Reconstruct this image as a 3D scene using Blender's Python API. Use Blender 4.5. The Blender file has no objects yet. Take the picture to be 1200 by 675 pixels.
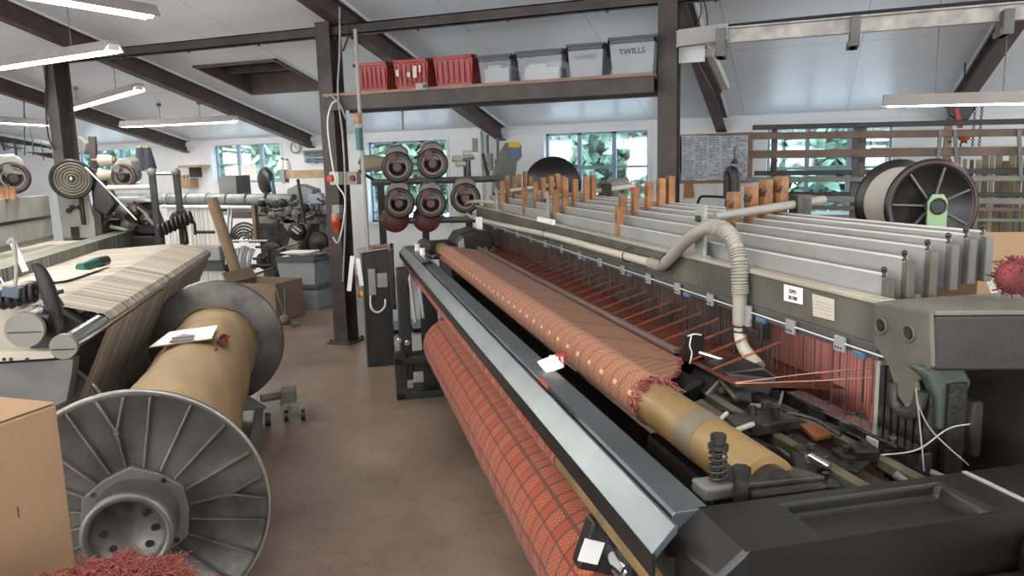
import bpy, math, random
from math import sin, cos, pi, radians, sqrt, atan2
from mathutils import Vector, Matrix
random.seed(7)
S = bpy.context.scene
COL = S.collection

# ------------------------------------------------------------------ camera
F = 896.2
PITCH, ROLL, YAW, LROT = radians(9.006), radians(-1.4665), radians(20.713), radians(33.581)
H = 1.65
_fw = Vector((0, cos(PITCH), -sin(PITCH))); _rt = Vector((1, 0, 0)); _up = _rt.cross(_fw)
_r2 = _rt*cos(ROLL) + _up*sin(ROLL); _u2 = _r2.cross(_fw)
_M = Matrix.Rotation(YAW, 3, 'Z')
CR, CU, CF = _M @ _r2, _M @ _u2, _M @ _fw
CAMP = Vector((0, 0, H))
cd = bpy.data.cameras.new('camera'); cam = bpy.data.objects.new('camera', cd); COL.objects.link(cam)
cd.sensor_width = 36; cd.lens = F*36/1200; cd.clip_start = .02; cd.clip_end = 200
mw = Matrix((CR, CU, -CF)).transposed().to_4x4(); mw.translation = CAMP
cam.matrix_world = mw
S.camera = cam

# ------------------------------------------------------------------ light & exposure
S.view_settings.view_transform = 'Standard'
S.view_settings.look = 'None'
S.view_settings.gamma = 1
S.view_settings.use_curve_mapping = False
S.view_settings.exposure = 0.5
SKY = 7.5
TUBE = 16.0
LAMP_W = 26
FILL_W = 115
w = bpy.data.worlds.new('sky'); S.world = w; w.use_nodes = True
nt = w.node_tree
bg = nt.nodes['Background']; bg.inputs[1].default_value = SKY; bg.inputs[0].default_value = (.86, .93, 1, 1)
sl = bpy.data.lights.new('sun', 'SUN'); sl.energy = 7.0; sl.angle = .05; sl.color = (1, .97, .94)
so = bpy.data.objects.new('sun', sl); COL.objects.link(so); so.rotation_euler = (radians(38), 0, radians(-25)); so.location = (0, 15, 12)
def area(name, loc, rot, sx, sy, power, color=(1, 1, 1)):
    l = bpy.data.lights.new(name, 'AREA'); l.shape = 'RECTANGLE'; l.size = sx; l.size_y = sy; l.energy = power; l.color = color
    o = bpy.data.objects.new(name, l); COL.objects.link(o); o.location = loc; o.rotation_euler = rot
    return o
# added fill lamps at the windowless rear and side walls, standing in for daylight
for k, x in enumerate((-9, -5, -1, 3)):
    area('rear_fill', (x, -5.7, 1.75), (radians(-90), 0, pi), 2.6, 1.5, FILL_W, (.93, .97, 1))
for y in (-2.5, 2.0, 6.5):
    area('side_fill', (5.55, y, 1.6), (radians(90), 0, radians(90)), 2.6, 1.3, FILL_W*.5, (.95, .98, 1))
for y in (0, 5):
    area('side_fill', (-14.1, y, 1.7), (radians(90), 0, radians(-90)), 2.6, 1.4, FILL_W*.8, (.95, .98, 1))

# ------------------------------------------------------------------ frames: 'B' building axes, 'L' loom axes (u across, v along the looms)
LM = Matrix.Rotation(LROT, 3, 'Z')
LX, LV_ = LM @ Vector((1, 0, 0)), LM @ Vector((0, 1, 0))
def ray(x, y): return CF + CR*((x-600)/F) - CU*((y-337.5)/F)
def hit(x, y, p, n):
    d = ray(x, y); return CAMP + d*((p-CAMP).dot(n)/d.dot(n))
def pY(x, y, Y): return hit(x, y, Vector((0, Y, 0)), Vector((0, 1, 0)))
def pX(x, y, X): return hit(x, y, Vector((X, 0, 0)), Vector((1, 0, 0)))
def pZ(x, y, z): return hit(x, y, Vector((0, 0, z)), Vector((0, 0, 1)))
def toL(p): return Vector((p.dot(LX), p.dot(LV_), p.z))
def qu(x, y, u): return toL(hit(x, y, LX*u, LX))
def qv(x, y, v): return toL(hit(x, y, LV_*v, LV_))
def qz(x, y, z): return toL(pZ(x, y, z))

# ------------------------------------------------------------------ materials
MATS = {}
DK = .75      # overall depth of the object colours
def nodes(m): return m.node_tree.nodes, m.node_tree.links
def mat(name, col, rough=.5, metal=0.0, var=.12, scale=6.0, bump=0.0, dirt=None, spec=.5, alpha=None, trans=0):
    if name in MATS: return MATS[name]
    m = bpy.data.materials.new(name); m.use_nodes = True
    n, l = nodes(m); b = n['Principled BSDF']
    b.inputs['Roughness'].default_value = rough; b.inputs['Metallic'].default_value = metal
    b.inputs['Specular IOR Level'].default_value = spec
    tc = n.new('ShaderNodeTexCoord'); nz = n.new('ShaderNodeTexNoise'); nz.inputs['Scale'].default_value = scale; nz.inputs['Detail'].default_value = 6
    l.new(tc.outputs['Object'], nz.inputs['Vector'])
    r = n.new('ShaderNodeValToRGB'); r.color_ramp.elements[0].position = .3; r.color_ramp.elements[1].position = .7
    c = Vector(col)*(1 if name in ('white_paint', 'paper', 'ceiling_board', 'lit_tube') else DK)
    d = Vector(dirt) if dirt else c*(1-var*1.6)
    r.color_ramp.elements[0].color = (*d, 1); r.color_ramp.elements[1].color = (*(c*(1+var*.4)), 1)
    l.new(nz.outputs['Fac'], r.inputs['Fac']); l.new(r.outputs['Color'], b.inputs['Base Color'])
    if bump:
        bp = n.new('ShaderNodeBump'); bp.inputs['Strength'].default_value = bump; bp.inputs['Distance'].default_value = .01
        nb = n.new('ShaderNodeTexNoise'); nb.inputs['Scale'].default_value = scale*6; nb.inputs['Detail'].default_value = 4
        l.new(tc.outputs['Object'], nb.inputs['Vector']); l.new(nb.outputs['Fac'], bp.inputs['Height']); l.new(bp.outputs['Normal'], b.inputs['Normal'])
    if alpha is not None: b.inputs['Alpha'].default_value = alpha
    if trans: b.inputs['Transmission Weight'].default_value = trans
    MATS[name] = m; return m
def emit(name, col, s):
    if name in MATS: return MATS[name]
    m = bpy.data.materials.new(name); m.use_nodes = True; n, l = nodes(m)
    b = n['Principled BSDF']; b.inputs['Emission Color'].default_value = (*col, 1); b.inputs['Emission Strength'].default_value = s; b.inputs['Base Color'].default_value = (*col, 1)
    MATS[name] = m; return m
def math_(n, l, op, a, b=None, c=None):
    k = n.new('ShaderNodeMath'); k.operation = op
    for i, v in enumerate((a, b, c)):
        if v is None: continue
        if isinstance(v, (int, float)): k.inputs[i].default_value = v
        else: l.new(v, k.inputs[i])
    return k.outputs[0]
def mixc(n, l, f, a, b):
    k = n.new('ShaderNodeMix'); k.data_type = 'RGBA'
    for i, v in ((6, a), (7, b)):
        if isinstance(v, tuple): k.inputs[i].default_value = (*v, 1)
        else: l.new(v, k.inputs[i])
    if isinstance(f, (int, float)): k.inputs[0].default_value = f
    else: l.new(f, k.inputs[0])
    return k.outputs[2]

def cloth_mat(name, base, dark, light, gold, pu, pv, kind):
    """woven damask; UV in metres (x along the loom, y round the roll)"""
    m = bpy.data.materials.new(name); m.use_nodes = True; n, l = nodes(m); b = n['Principled BSDF']
    b.inputs['Roughness'].default_value = .85; b.inputs['Specular IOR Level'].default_value = .15
    b.inputs['Sheen Weight'].default_value = .1
    uv = n.new('ShaderNodeUVMap'); sx = n.new('ShaderNodeSeparateXYZ'); l.new(uv.outputs[0], sx.inputs[0])
    x, y = sx.outputs[0], sx.outputs[1]
    nz = n.new('ShaderNodeTexNoise'); nz.inputs['Scale'].default_value = 9; l.new(uv.outputs[0], nz.inputs['Vector'])
    wob = math_(n, l, 'MULTIPLY', math_(n, l, 'SUBTRACT', nz.outputs['Fac'], .5), .02)
    x = math_(n, l, 'ADD', x, wob)
    def fr(s, p, off=0): return math_(n, l, 'FRACT', math_(n, l, 'ADD', math_(n, l, 'DIVIDE', s, p), off))
    def band(s, p, w, off=0):
        f = math_(n, l, 'ABSOLUTE', math_(n, l, 'SUBTRACT', fr(s, p, off), .5)); return math_(n, l, 'LESS_THAN', f, w/2)
    # small diamond motif
    px, py = (.022, .022) if kind != 'roll' else (.02, .02)
    sxn = math_(n, l, 'SINE', math_(n, l, 'MULTIPLY', x, 2*pi/px)); syn = math_(n, l, 'SINE', math_(n, l, 'MULTIPLY', y, 2*pi/py))
    dia = math_(n, l, 'GREATER_THAN', math_(n, l, 'MULTIPLY', sxn, syn), .1)
    big = math_(n, l, 'SINE', math_(n, l, 'MULTIPLY', math_(n, l, 'ADD', x, y), 2*pi/.09)); big2 = math_(n, l, 'SINE', math_(n, l, 'MULTIPLY', math_(n, l, 'SUBTRACT', x, y), 2*pi/.09))
    lat = math_(n, l, 'GREATER_THAN', math_(n, l, 'ABSOLUTE', math_(n, l, 'MULTIPLY', big, big2)), .55)
    if kind == 'roll':
        c = mixc(n, l, math_(n, l, 'MULTIPLY', dia, band(x, pu, .5, .5)), base, light)
        c = mixc(n, l, math_(n, l, 'MULTIPLY', math_(n, l, 'MULTIPLY', dia, band(y, pv, .55, .45)), .7), c, light)
        c = mixc(n, l, math_(n, l, 'MULTIPLY', math_(n, l, 'MAXIMUM', band(x, pu, .09, .22), band(x, pu, .06, .78)), .85), c, dark)
        c = mixc(n, l, math_(n, l, 'MULTIPLY', math_(n, l, 'MAXIMUM', band(y, pv, .085, .2), band(y, pv, .05, .75)), .8), c, dark)
        c = mixc(n, l, math_(n, l, 'MULTIPLY', math_(n, l, 'MULTIPLY', band(x, pu, .09, .30), band(y, pv, .12, .3)), .8), c, gold)
    elif kind == 'roller':
        c = mixc(n, l, dia, base, light)
        c = mixc(n, l, math_(n, l, 'MULTIPLY', lat, .7), c, gold)
        c = mixc(n, l, math_(n, l, 'MULTIPLY', band(x, .075, .16), .6), c, dark)
        c = mixc(n, l, math_(n, l, 'MULTIPLY', math_(n, l, 'MULTIPLY', band(x, .12, .22, .2), band(y, .2, .07, .57)), 1), c, (.62, .46, .27))
    else:
        c = mixc(n, l, math_(n, l, 'MULTIPLY', dia, .45), base, light)
        c = mixc(n, l, math_(n, l, 'MULTIPLY', math_(n, l, 'MULTIPLY', lat, dia), .8), c, gold)
        c = mixc(n, l, math_(n, l, 'MULTIPLY', band(x, .3, .12), .55), c, dark)
    nf = n.new('ShaderNodeTexNoise'); nf.inputs['Scale'].default_value = 160; l.new(uv.outputs[0], nf.inputs['Vector'])
    c = mixc(n, l, math_(n, l, 'MULTIPLY', nf.outputs['Fac'], .35), c, dark)
    l.new(c, b.inputs['Base Color'])
    bp = n.new('ShaderNodeBump'); bp.inputs['Strength'].default_value = .5; bp.inputs['Distance'].default_value = .004
    h = math_(n, l, 'ADD', math_(n, l, 'MULTIPLY', dia, .3), math_(n, l, 'MULTIPLY', nf.outputs['Fac'], .8))
    l.new(h, bp.inputs['Height']); l.new(bp.outputs[0], b.inputs['Normal'])
    MATS[name] = m; return m

def stripe_mat(name, c1, c2, axis, scale, rough=.8, amount=1.0, c3=None):
    """fine threads or ribs as stripes across one object axis"""
    m = bpy.data.materials.new(name); m.use_nodes = True; n, l = nodes(m); b = n['Principled BSDF']; b.inputs['Roughness'].default_value = rough
    b.inputs['Specular IOR Level'].default_value = .2
    tc = n.new('ShaderNodeTexCoord'); mp = n.new('ShaderNodeMapping'); l.new(tc.outputs['Object'], mp.inputs[0])
    s = [.15, .15, .15]; s[axis] = scale; mp.inputs['Scale'].default_value = s
    nz = n.new('ShaderNodeTexNoise'); nz.inputs['Scale'].default_value = 1; nz.inputs['Detail'].default_value = 3; l.new(mp.outputs[0], nz.inputs['Vector'])
    r = n.new('ShaderNodeValToRGB'); r.color_ramp.elements[0].position = .38; r.color_ramp.elements[1].position = .6
    r.color_ramp.elements[0].color = (*c1, 1); r.color_ramp.elements[1].color = (*c2, 1)
    l.new(nz.outputs['Fac'], r.inputs[0]); l.new(r.outputs[0], b.inputs['Base Color'])
    bp = n.new('ShaderNodeBump'); bp.inputs['Strength'].default_value = .6*amount; bp.inputs['Distance'].default_value = .004
    l.new(nz.outputs['Fac'], bp.inputs['Height']); l.new(bp.outputs[0], b.inputs['Normal'])
    MATS[name] = m; return m

def glass_mat(name, tint, mixf=.88, rough=.05):
    m = bpy.data.materials.new(name); m.use_nodes = True; n, l = nodes(m); n.remove(n['Principled BSDF'])
    t = n.new('ShaderNodeBsdfTransparent'); t.inputs[0].default_value = (*tint, 1); g = n.new('ShaderNodeBsdfGlossy'); g.inputs['Roughness'].default_value = rough
    mx = n.new('ShaderNodeMixShader'); mx.inputs[0].default_value = 1-mixf; l.new(t.outputs[0], mx.inputs[1]); l.new(g.outputs[0], mx.inputs[2])
    l.new(mx.outputs[0], n['Material Output'].inputs[0]); MATS[name] = m; return m

WHITE = mat('white_paint', (.80, .81, .82), .6, var=.05, scale=2)
CEIL = mat('ceiling_board', (.80, .84, .89), .35, var=.07, scale=1.2, bump=.1)
STEEL = mat('brown_painted_steel', (.080, .058, .050), .55, var=.35, scale=5, bump=.15)
STEELL = mat('faded_brown_steel', (.15, .10, .09), .5, var=.25, scale=5)
GREY = mat('machine_grey', (.40, .39, .355), .45, var=.12, scale=4, bump=.05)
GREYD = mat('machine_dark_grey', (.21, .205, .19), .5, var=.25, scale=5, bump=.1)
CAST = mat('olive_grey_casting', (.145, .135, .108), .5, var=.3, scale=6, bump=.2)
ALU = mat('aluminium', (.62, .61, .58), .38, .65, var=.1, scale=5)
ALUW = mat('pale_aluminium_board', (.44, .445, .435), .42, .2, var=.12, scale=3)
LIP = mat('bright_edge', (.84, .82, .76), .4, .1, var=.06)
CHROME = mat('chrome', (.75, .75, .76), .15, 1.0, var=.04)
BLUEST = mat('blue_grey_sheet', (.22, .26, .28), .30, .65, var=.2, scale=3.5, bump=.04)
DARKST = mat('dark_blue_grey_sheet', (.17, .20, .215), .30, .6, var=.2, scale=3, bump=.04)
BLACK = mat('black_plastic', (.013, .012, .0115), .36, var=.2, scale=4)
BLACKM = mat('black_oily_metal', (.030, .028, .026), .45, .2, var=.4, scale=9, bump=.3)
OILY = mat('dark_oily_steel', (.085, .078, .066), .42, .5, var=.5, scale=8, bump=.3)
OLIVE = mat('olive_rail', (.17, .15, .10), .45, .3, var=.3, scale=6)
GREEN = mat('green_grey_casting', (.085, .11, .088), .5, var=.3, scale=8, bump=.2)
MAUVE = mat('mauve_rail', (.28, .19, .18), .35, .3, var=.15)
CREAM = mat('cream_plastic', (.72, .67, .55), .4, var=.06)
HOSE = mat('grey_hose', (.42, .39, .33), .5, var=.12)
WOOD = mat('orange_wood', (.46, .21, .085), .55, var=.35, scale=14, bump=.1)
WOODL = mat('pale_wood', (.62, .42, .24), .6, var=.2, scale=10)
SHELFW = mat('shelf_board_wood', (.36, .22, .15), .6, var=.2, scale=8)
CARD = mat('cardboard', (.36, .225, .125), .85, var=.10, scale=3, bump=.06)
CARDL = mat('pale_cardboard', (.42, .27, .15), .85, var=.06, scale=3)
TUBEY = mat('yellow_roller', (.31, .20, .08), .42, var=.18, scale=7)
TUBEG = mat('worn_grey_band', (.20, .165, .11), .5, var=.1)
PAPER = mat('paper', (.86, .85, .82), .8, var=.03)
INK = mat('ink', (.03, .03, .04), .8, var=.1)
REDP = mat('red_plastic', (.40, .022, .020), .35, var=.15)
REDB = mat('bright_red', (.62, .06, .03), .4, var=.1)
ORANGE = mat('orange_plastic', (.75, .16, .03), .4, var=.1)
BLUEP = mat('blue_plastic', (.10, .20, .34), .4, var=.1)
TEAL = mat('green_plastic', (.02, .16, .12), .4, var=.15)
YELL = mat('yellow_label', (.80, .60, .03), .5, var=.05)
HEALD = mat('heald_wire', (.21, .16, .14), .5, .3, var=.3, scale=12)
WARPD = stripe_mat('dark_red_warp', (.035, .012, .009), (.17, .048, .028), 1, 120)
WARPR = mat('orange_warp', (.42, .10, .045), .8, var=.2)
WARPP = stripe_mat('pink_warp', (.60, .14, .11), (.90, .42, .36), 1, 150)
YARNR = mat('red_yarn', (.36, .085, .07), .9, var=.35, scale=14)
YARNP = mat('pink_yarn', (.48, .19, .14), .9, var=.3, scale=14)
YARNW = stripe_mat('white_yarn', (.52, .46, .38), (.75, .70, .62), 0, 60)
SHEET = stripe_mat('beige_warp', (.13, .115, .095), (.52, .47, .40), 1, 42, amount=.5)
FLANGE = mat('cast_aluminium', (.25, .238, .22), .42, .7, var=.4, scale=5, bump=.15)
FLANGED = mat('dull_aluminium', (.24, .235, .22), .55, .7, var=.15, scale=4)
BCLOTH = mat('brown_wrapping', (.42, .29, .155), .8, var=.12, scale=4, bump=.12)
GLASSB = glass_mat('window_glass', (.78, .85, .90), .92)
CLEAR = mat('clear_plastic', (.50, .53, .57), .2, var=.05, alpha=.32)
CLEARF = mat('frosted_plastic', (.50, .53, .56), .3, var=.06, alpha=.6)
WFRAME = mat('window_frame_blue', (.36, .45, .54), .4, var=.08)
LAMPBODY = mat('lamp_body', (.46, .42, .40), .5, var=.1)
TUBEM = emit('lit_tube', (1, .97, .90), TUBE)
GOLD = mat('golden_batten', (.40, .33, .17), .5, var=.2, scale=5)
FOL = mat('foliage', (.20, .36, .25), .7, var=.4, scale=5)
FOLY = mat('light_foliage', (.34, .50, .34), .7, var=.4, scale=5)
YARD_BOUNCE = mat('pale_bounce_yard', (.62, .62, .60), .9, var=.1)
ROLLM = cloth_mat('red_plaid_damask', (.35, .065, .036), (.10, .045, .03), (.39, .15, .075), (.34, .16, .08), .135, .155, 'roll')
ROLLERM = cloth_mat('salmon_damask', (.28, .095, .053), (.15, .055, .032), (.42, .20, .125), (.31, .165, .09), .15, .1, 'roller')
FELLM = cloth_mat('brown_gold_damask', (.17, .052, .022), (.085, .03, .016), (.27, .105, .04), (.42, .25, .10), .3, .1, 'fell')

# ------------------------------------------------------------------ mesh builder
class MB:
    def __init__(s): s.v = []; s.f = []; s.sm = []; s.mi = []; s.uv = []
    def add(s, vs, fs, smooth=False, mi=0, uvs=None):
        b = len(s.v); s.v += [Vector(p) for p in vs]
        for k, f in enumerate(fs):
            s.f.append([b+i for i in f]); s.sm.append(smooth); s.mi.append(mi); s.uv.append(uvs[k] if uvs else None)
        return s
    def box(s, x0, x1, y0, y1, z0, z1, mi=0):
        vs = [(x, y, z) for z in (z0, z1) for y in (y0, y1) for x in (x0, x1)]
        return s.add(vs, [(0, 2, 3, 1), (4, 5, 7, 6), (0, 1, 5, 4), (2, 6, 7, 3), (0, 4, 6, 2), (1, 3, 7, 5)], mi=mi)
    def obox(s, c, size, rot=(0, 0, 0), mi=0):
        from mathutils import Euler
        R = Euler(rot).to_matrix(); c = Vector(c); h = Vector(size)/2
        vs = [c + R @ Vector((x*h.x, y*h.y, z*h.z)) for z in (-1, 1) for y in (-1, 1) for x in (-1, 1)]
        return s.add(vs, [(0, 2, 3, 1), (4, 5, 7, 6), (0, 1, 5, 4), (2, 6, 7, 3), (0, 4, 6, 2), (1, 3, 7, 5)], mi=mi)
    def bar(s, a, b, w, h, up=(0, 0, 1), mi=0):
        a, b = Vector(a), Vector(b); d = (b-a).normalized(); up = Vector(up)
        x = d.cross(up).normalized()*w/2; z = x.cross(d).normalized()*h/2
        vs = [p + i*x + j*z for p in (a, b) for j in (-1, 1) for i in (-1, 1)]
        return s.add(vs, [(0, 1, 3, 2), (4, 6, 7, 5), (0, 4, 5, 1), (2, 3, 7, 6), (0, 2, 6, 4), (1, 5, 7, 3)], mi=mi)
    def cyl(s, a, b, r, r2=None, n=24, caps=True, mi=0, uv=False):
        a, b = Vector(a), Vector(b); r2 = r if r2 is None else r2; d = (b-a); L = d.length; d.normalize()
        t = Vector((0, 0, 1)) if abs(d.z) < .9 else Vector((1, 0, 0)); x = d.cross(t).normalized(); y = x.cross(d).normalized()
        vs = []
        for p, q in ((a, r), (b, r2)):
            for i in range(n):
                an = 2*pi*i/n; vs.append(p + x*q*cos(an) + y*q*sin(an))
        fs = []; us = []
        for i in range(n):
            j = (i+1) % n; fs.append((i, j, n+j, n+i))
            us.append([(0, 2*pi*r*i/n), (0, 2*pi*r*(i+1)/n), (L, 2*pi*r*(i+1)/n), (L, 2*pi*r*i/n)])
        s.add(vs, fs, True, mi, us if uv else None)
        if caps:
            s.add(vs[:n], [tuple(reversed(range(n)))], False, mi); s.add(vs[n:], [tuple(range(n))], False, mi)
        return s
    def lathe(s, a, d, prof, n=32, mi=0):
        """prof: list of (distance along d, radius)"""
        a = Vector(a); d = Vector(d).normalized(); t = Vector((0, 0, 1)) if abs(d.z) < .9 else Vector((1, 0, 0)); x = d.cross(t).normalized(); y = x.cross(d).normalized()
        vs = []
        for k, r in prof:
            for i in range(n):
                an = 2*pi*i/n; vs.append(a + d*k + x*r*cos(an) + y*r*sin(an))
        m = len(prof)
        for k in range(m-1):
            q = abs(prof[k+1][0]-prof[k][0]); 
            s.add([], [])
        fs = [(k*n+i, k*n+(i+1) % n, (k+1)*n+(i+1) % n, (k+1)*n+i) for k in range(m-1) for i in range(n)]
        s.add(vs, fs, True, mi); return s
    def tube(s, pts, r, n=10, mi=0, smooth_path=True, closed_caps=True):
        P = [Vector(p) for p in pts]
        if smooth_path and len(P) > 2:
            Q = []
            for i in range(len(P)-1):
                p0 = P[max(i-1, 0)]; p1 = P[i]; p2 = P[i+1]; p3 = P[min(i+2, len(P)-1)]
                for k in range(6):
                    t = k/6; Q.append(.5*((2*p1)+(p2-p0)*t+(2*p0-5*p1+4*p2-p3)*t*t+(3*p1-p0-3*p2+p3)*t**3))
            Q.append(P[-1]); P = Q
        m = len(P); vs = []; x = None
        for i, p in enumerate(P):
            d = (P[min(i+1, m-1)]-P[max(i-1, 0)]).normalized()
            if x is None:
                t = Vector((0, 0, 1)) if abs(d.z) < .9 else Vector((1, 0, 0)); x = d.cross(t).normalized()
            else: x = (x - d*x.dot(d)).normalized()
            y = x.cross(d)
            rr = r(i/(m-1)) if callable(r) else r
            for k in range(n):
                an = 2*pi*k/n; vs.append(p + x*rr*cos(an) + y*rr*sin(an))
        fs = [(k*n+i, k*n+(i+1) % n, (k+1)*n+(i+1) % n, (k+1)*n+i) for k in range(m-1) for i in range(n)]
        s.add(vs, fs, True, mi)
        s.add(vs[:n], [tuple(reversed(range(n)))], False, mi); s.add(vs[-n:], [tuple(range(n))], False, mi)
        return s
    def prism(s, poly, d, mi=0):
        """poly: 3-D points of one face, d: extrusion vector"""
        A = [Vector(p) for p in poly]; d = Vector(d); n = len(A)
        s.add(A + [p+d for p in A], [tuple(range(n)), tuple(range(2*n-1, n-1, -1))] + [(i, n+i, n+(i+1) % n, (i+1) % n) for i in range(n)], mi=mi)
        return s
    def ball(s, c, r, n=14, m=8, mi=0, sc=(1, 1, 1)):
        c = Vector(c); vs = []
        for j in range(m+1):
            th = pi*j/m
            for i in range(n):
                ph = 2*pi*i/n; vs.append(c + Vector((r*sc[0]*sin(th)*cos(ph), r*sc[1]*sin(th)*sin(ph), r*sc[2]*cos(th))))
        s.add(vs, [(j*n+i, (j+1)*n+i, (j+1)*n+(i+1) % n, j*n+(i+1) % n) for j in range(m) for i in range(n)], True, mi); return s
    def torus(s, c, d, R, r, n=32, m=8, mi=0, a0=0, a1=2*pi):
        c = Vector(c); d = Vector(d).normalized(); t = Vector((0, 0, 1)) if abs(d.z) < .9 else Vector((1, 0, 0)); x = d.cross(t).normalized(); y = x.cross(d).normalized()
        vs = []; full = abs(a1-a0-2*pi) < 1e-6; N = n if full else n+1
        for i in range(N):
            an = a0+(a1-a0)*i/n; e = x*cos(an)+y*sin(an)
            for j in range(m):
                b = 2*pi*j/m; vs.append(c + e*(R+r*cos(b)) + d*r*sin(b))
        s.add(vs, [(i*m+j, ((i+1) % N)*m+j, ((i+1) % N)*m+(j+1) % m, i*m+(j+1) % m) for i in range(n) for j in range(m)], True, mi); return s
    def bbox(s):
        return [Vector([f(v[i] for v in s.v) for i in range(3)]) for f in (min, max)]

ORG = {}
def setp(o, label=None, cat=None, group=None, kind=None):
    if label: o['label'] = label
    if cat: o['category'] = cat
    if group: o['group'] = group
    if kind: o['kind'] = kind
def mesh(name, mb, mats, org):
    me = bpy.data.meshes.new(name)
    me.from_pydata([tuple(v-org) for v in mb.v], [], mb.f)
    if not isinstance(mats, (list, tuple)): mats = [mats]
    for m in mats: me.materials.append(m)
    me.polygons.foreach_set('use_smooth', mb.sm); me.polygons.foreach_set('material_index', mb.mi)
    if any(u is not None for u in mb.uv):
        ul = me.uv_layers.new(name='UVMap')
        for p, u in zip(me.polygons, mb.uv):
            if u:
                for li, c in zip(p.loop_indices, u): ul.data[li].uv = c
    me.update()
    return me
def finish(o, bev):
    if bev:
        b = o.modifiers.new('bevel', 'BEVEL'); b.width = bev; b.segments = 2; b.limit_method = 'ANGLE'; b.angle_limit = radians(50); b.harden_normals = False
def thing(name, label, cat, frame, org, group=None):
    o = bpy.data.objects.new(name, None); COL.objects.link(o); org = Vector(org)
    o.location = LM @ org if frame == 'L' else org
    o.rotation_euler = (0, 0, LROT if frame == 'L' else 0)
    o.empty_display_size = .1
    setp(o, label, cat, group); ORG[o.name] = org; return o
def part(parent, name, mb, mats, bev=0, label=None, kind=None):
    org = ORG[parent.name]
    o = bpy.data.objects.new(name, mesh(name, mb, mats, org)); COL.objects.link(o); o.parent = parent
    ORG[o.name] = org; finish(o, bev); setp(o, label, kind=kind); return o
def single(name, label, cat, frame, mb, mats, bev=0, group=None, kind=None):
    lo, hi = mb.bbox(); org = Vector(((lo.x+hi.x)/2, (lo.y+hi.y)/2, lo.z))
    o = bpy.data.objects.new(name, mesh(name, mb, mats, org)); COL.objects.link(o)
    o.location = LM @ org if frame == 'L' else org; o.rotation_euler = (0, 0, LROT if frame == 'L' else 0)
    ORG[o.name] = org; finish(o, bev); setp(o, label, cat, group, kind); return o
def struct(name, mb, mats, frame='B', parent=None, bev=0):
    if parent: return part(parent, name, mb, mats, bev)
    return single(name, None, None, frame, mb, mats, bev, kind='structure')
def text(parent, name, body, size, pos, xdir, ydir, m, depth=.0006, shear=0):
    """flat lettering lying on a face; pos / directions in the frame of the thing"""
    cu = bpy.data.curves.new(name, 'FONT'); cu.body = body; cu.size = size; cu.extrude = depth; cu.align_x = 'CENTER'; cu.align_y = 'CENTER'; cu.shear = shear; cu.resolution_u = 2
    t = bpy.data.objects.new(name, cu); COL.objects.link(t)
    dg = bpy.context.evaluated_depsgraph_get(); me = bpy.data.meshes.new_from_object(t.evaluated_get(dg)); bpy.data.objects.remove(t)
    x = Vector(xdir).normalized(); y = Vector(ydir).normalized(); z = x.cross(y)
    p = Vector(pos) - ORG[parent.name]
    M4 = Matrix((x, y, z)).transposed().to_4x4(); M4.translation = p
    me.transform(M4); me.materials.clear(); me.materials.append(m)
    o = bpy.data.objects.new(name, me); COL.objects.link(o); o.parent = parent; ORG[o.name] = ORG[parent.name]; return o
def clone(root, loc, rotz=None, label=None, group=None):
    r = root.copy(); COL.objects.link(r); r.location = loc
    if rotz is not None: r.rotation_euler = (0, 0, rotz)
    if label: r['label'] = label
    if group: r['group'] = group
    for ch in list(root.children):
        c = ch.copy(); COL.objects.link(c); c.parent = r
        for g in list(ch.children):
            d = g.copy(); COL.objects.link(d); d.parent = c
    return r
#==SECTIONS==
# ================================================================== THE ROOM
WY, XL, XR, YF, RIDGE = 10.4, -15.5, 5.7, -6.0, 1.5
def ceil_z(Y): return 2.22 + .235*(WY-Y) if Y >= RIDGE else 2.22 + .235*(WY-RIDGE) - .235*(RIDGE-Y)
def pC(x, y):
    n = Vector((0, .235, 1)); return hit(x, y, Vector((0, WY, 2.22)), n)
def floor_mat():
    m = bpy.data.materials.new('stained_concrete'); m.use_nodes = True; n, l = nodes(m); b = n['Principled BSDF']
    tc = n.new('ShaderNodeTexCoord')
    a = n.new('ShaderNodeTexNoise'); a.inputs['Scale'].default_value = .9; a.inputs['Detail'].default_value = 8; a.inputs['Roughness'].default_value = .65; l.new(tc.outputs['Object'], a.inputs[0])
    c = n.new('ShaderNodeTexNoise'); c.inputs['Scale'].default_value = 26; c.inputs['Detail'].default_value = 4; l.new(tc.outputs['Object'], c.inputs[0])
    r = n.new('ShaderNodeValToRGB'); e = r.color_ramp.elements; e[0].position = .3; e[0].color = (.09, .066, .052, 1); e[1].position = .7; e[1].color = (.28, .21, .16, 1)
    k = e.new(.5); k.color = (.19, .138, .105, 1)
    l.new(a.outputs['Fac'], r.inputs[0])
    r2 = n.new('ShaderNodeValToRGB'); r2.color_ramp.elements[0].position = .28; r2.color_ramp.elements[0].color = (.45, .45, .45, 1); r2.color_ramp.elements[1].position = .42; r2.color_ramp.elements[1].color = (1, 1, 1, 1)
    l.new(c.outputs['Fac'], r2.inputs[0])
    mx = n.new('ShaderNodeMix'); mx.data_type = 'RGBA'; mx.blend_type = 'MULTIPLY'; mx.inputs[0].default_value = .6; l.new(r.outputs[0], mx.inputs[6]); l.new(r2.outputs[0], mx.inputs[7])
    l.new(mx.outputs[2], b.inputs['Base Color']); b.inputs['Roughness'].default_value = .36; b.inputs['Specular IOR Level'].default_value = .6
    bp = n.new('ShaderNodeBump'); bp.inputs['Strength'].default_value = .12; l.new(c.outputs['Fac'], bp.inputs['Height']); l.new(bp.outputs[0], b.inputs['Normal'])
    return m
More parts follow.
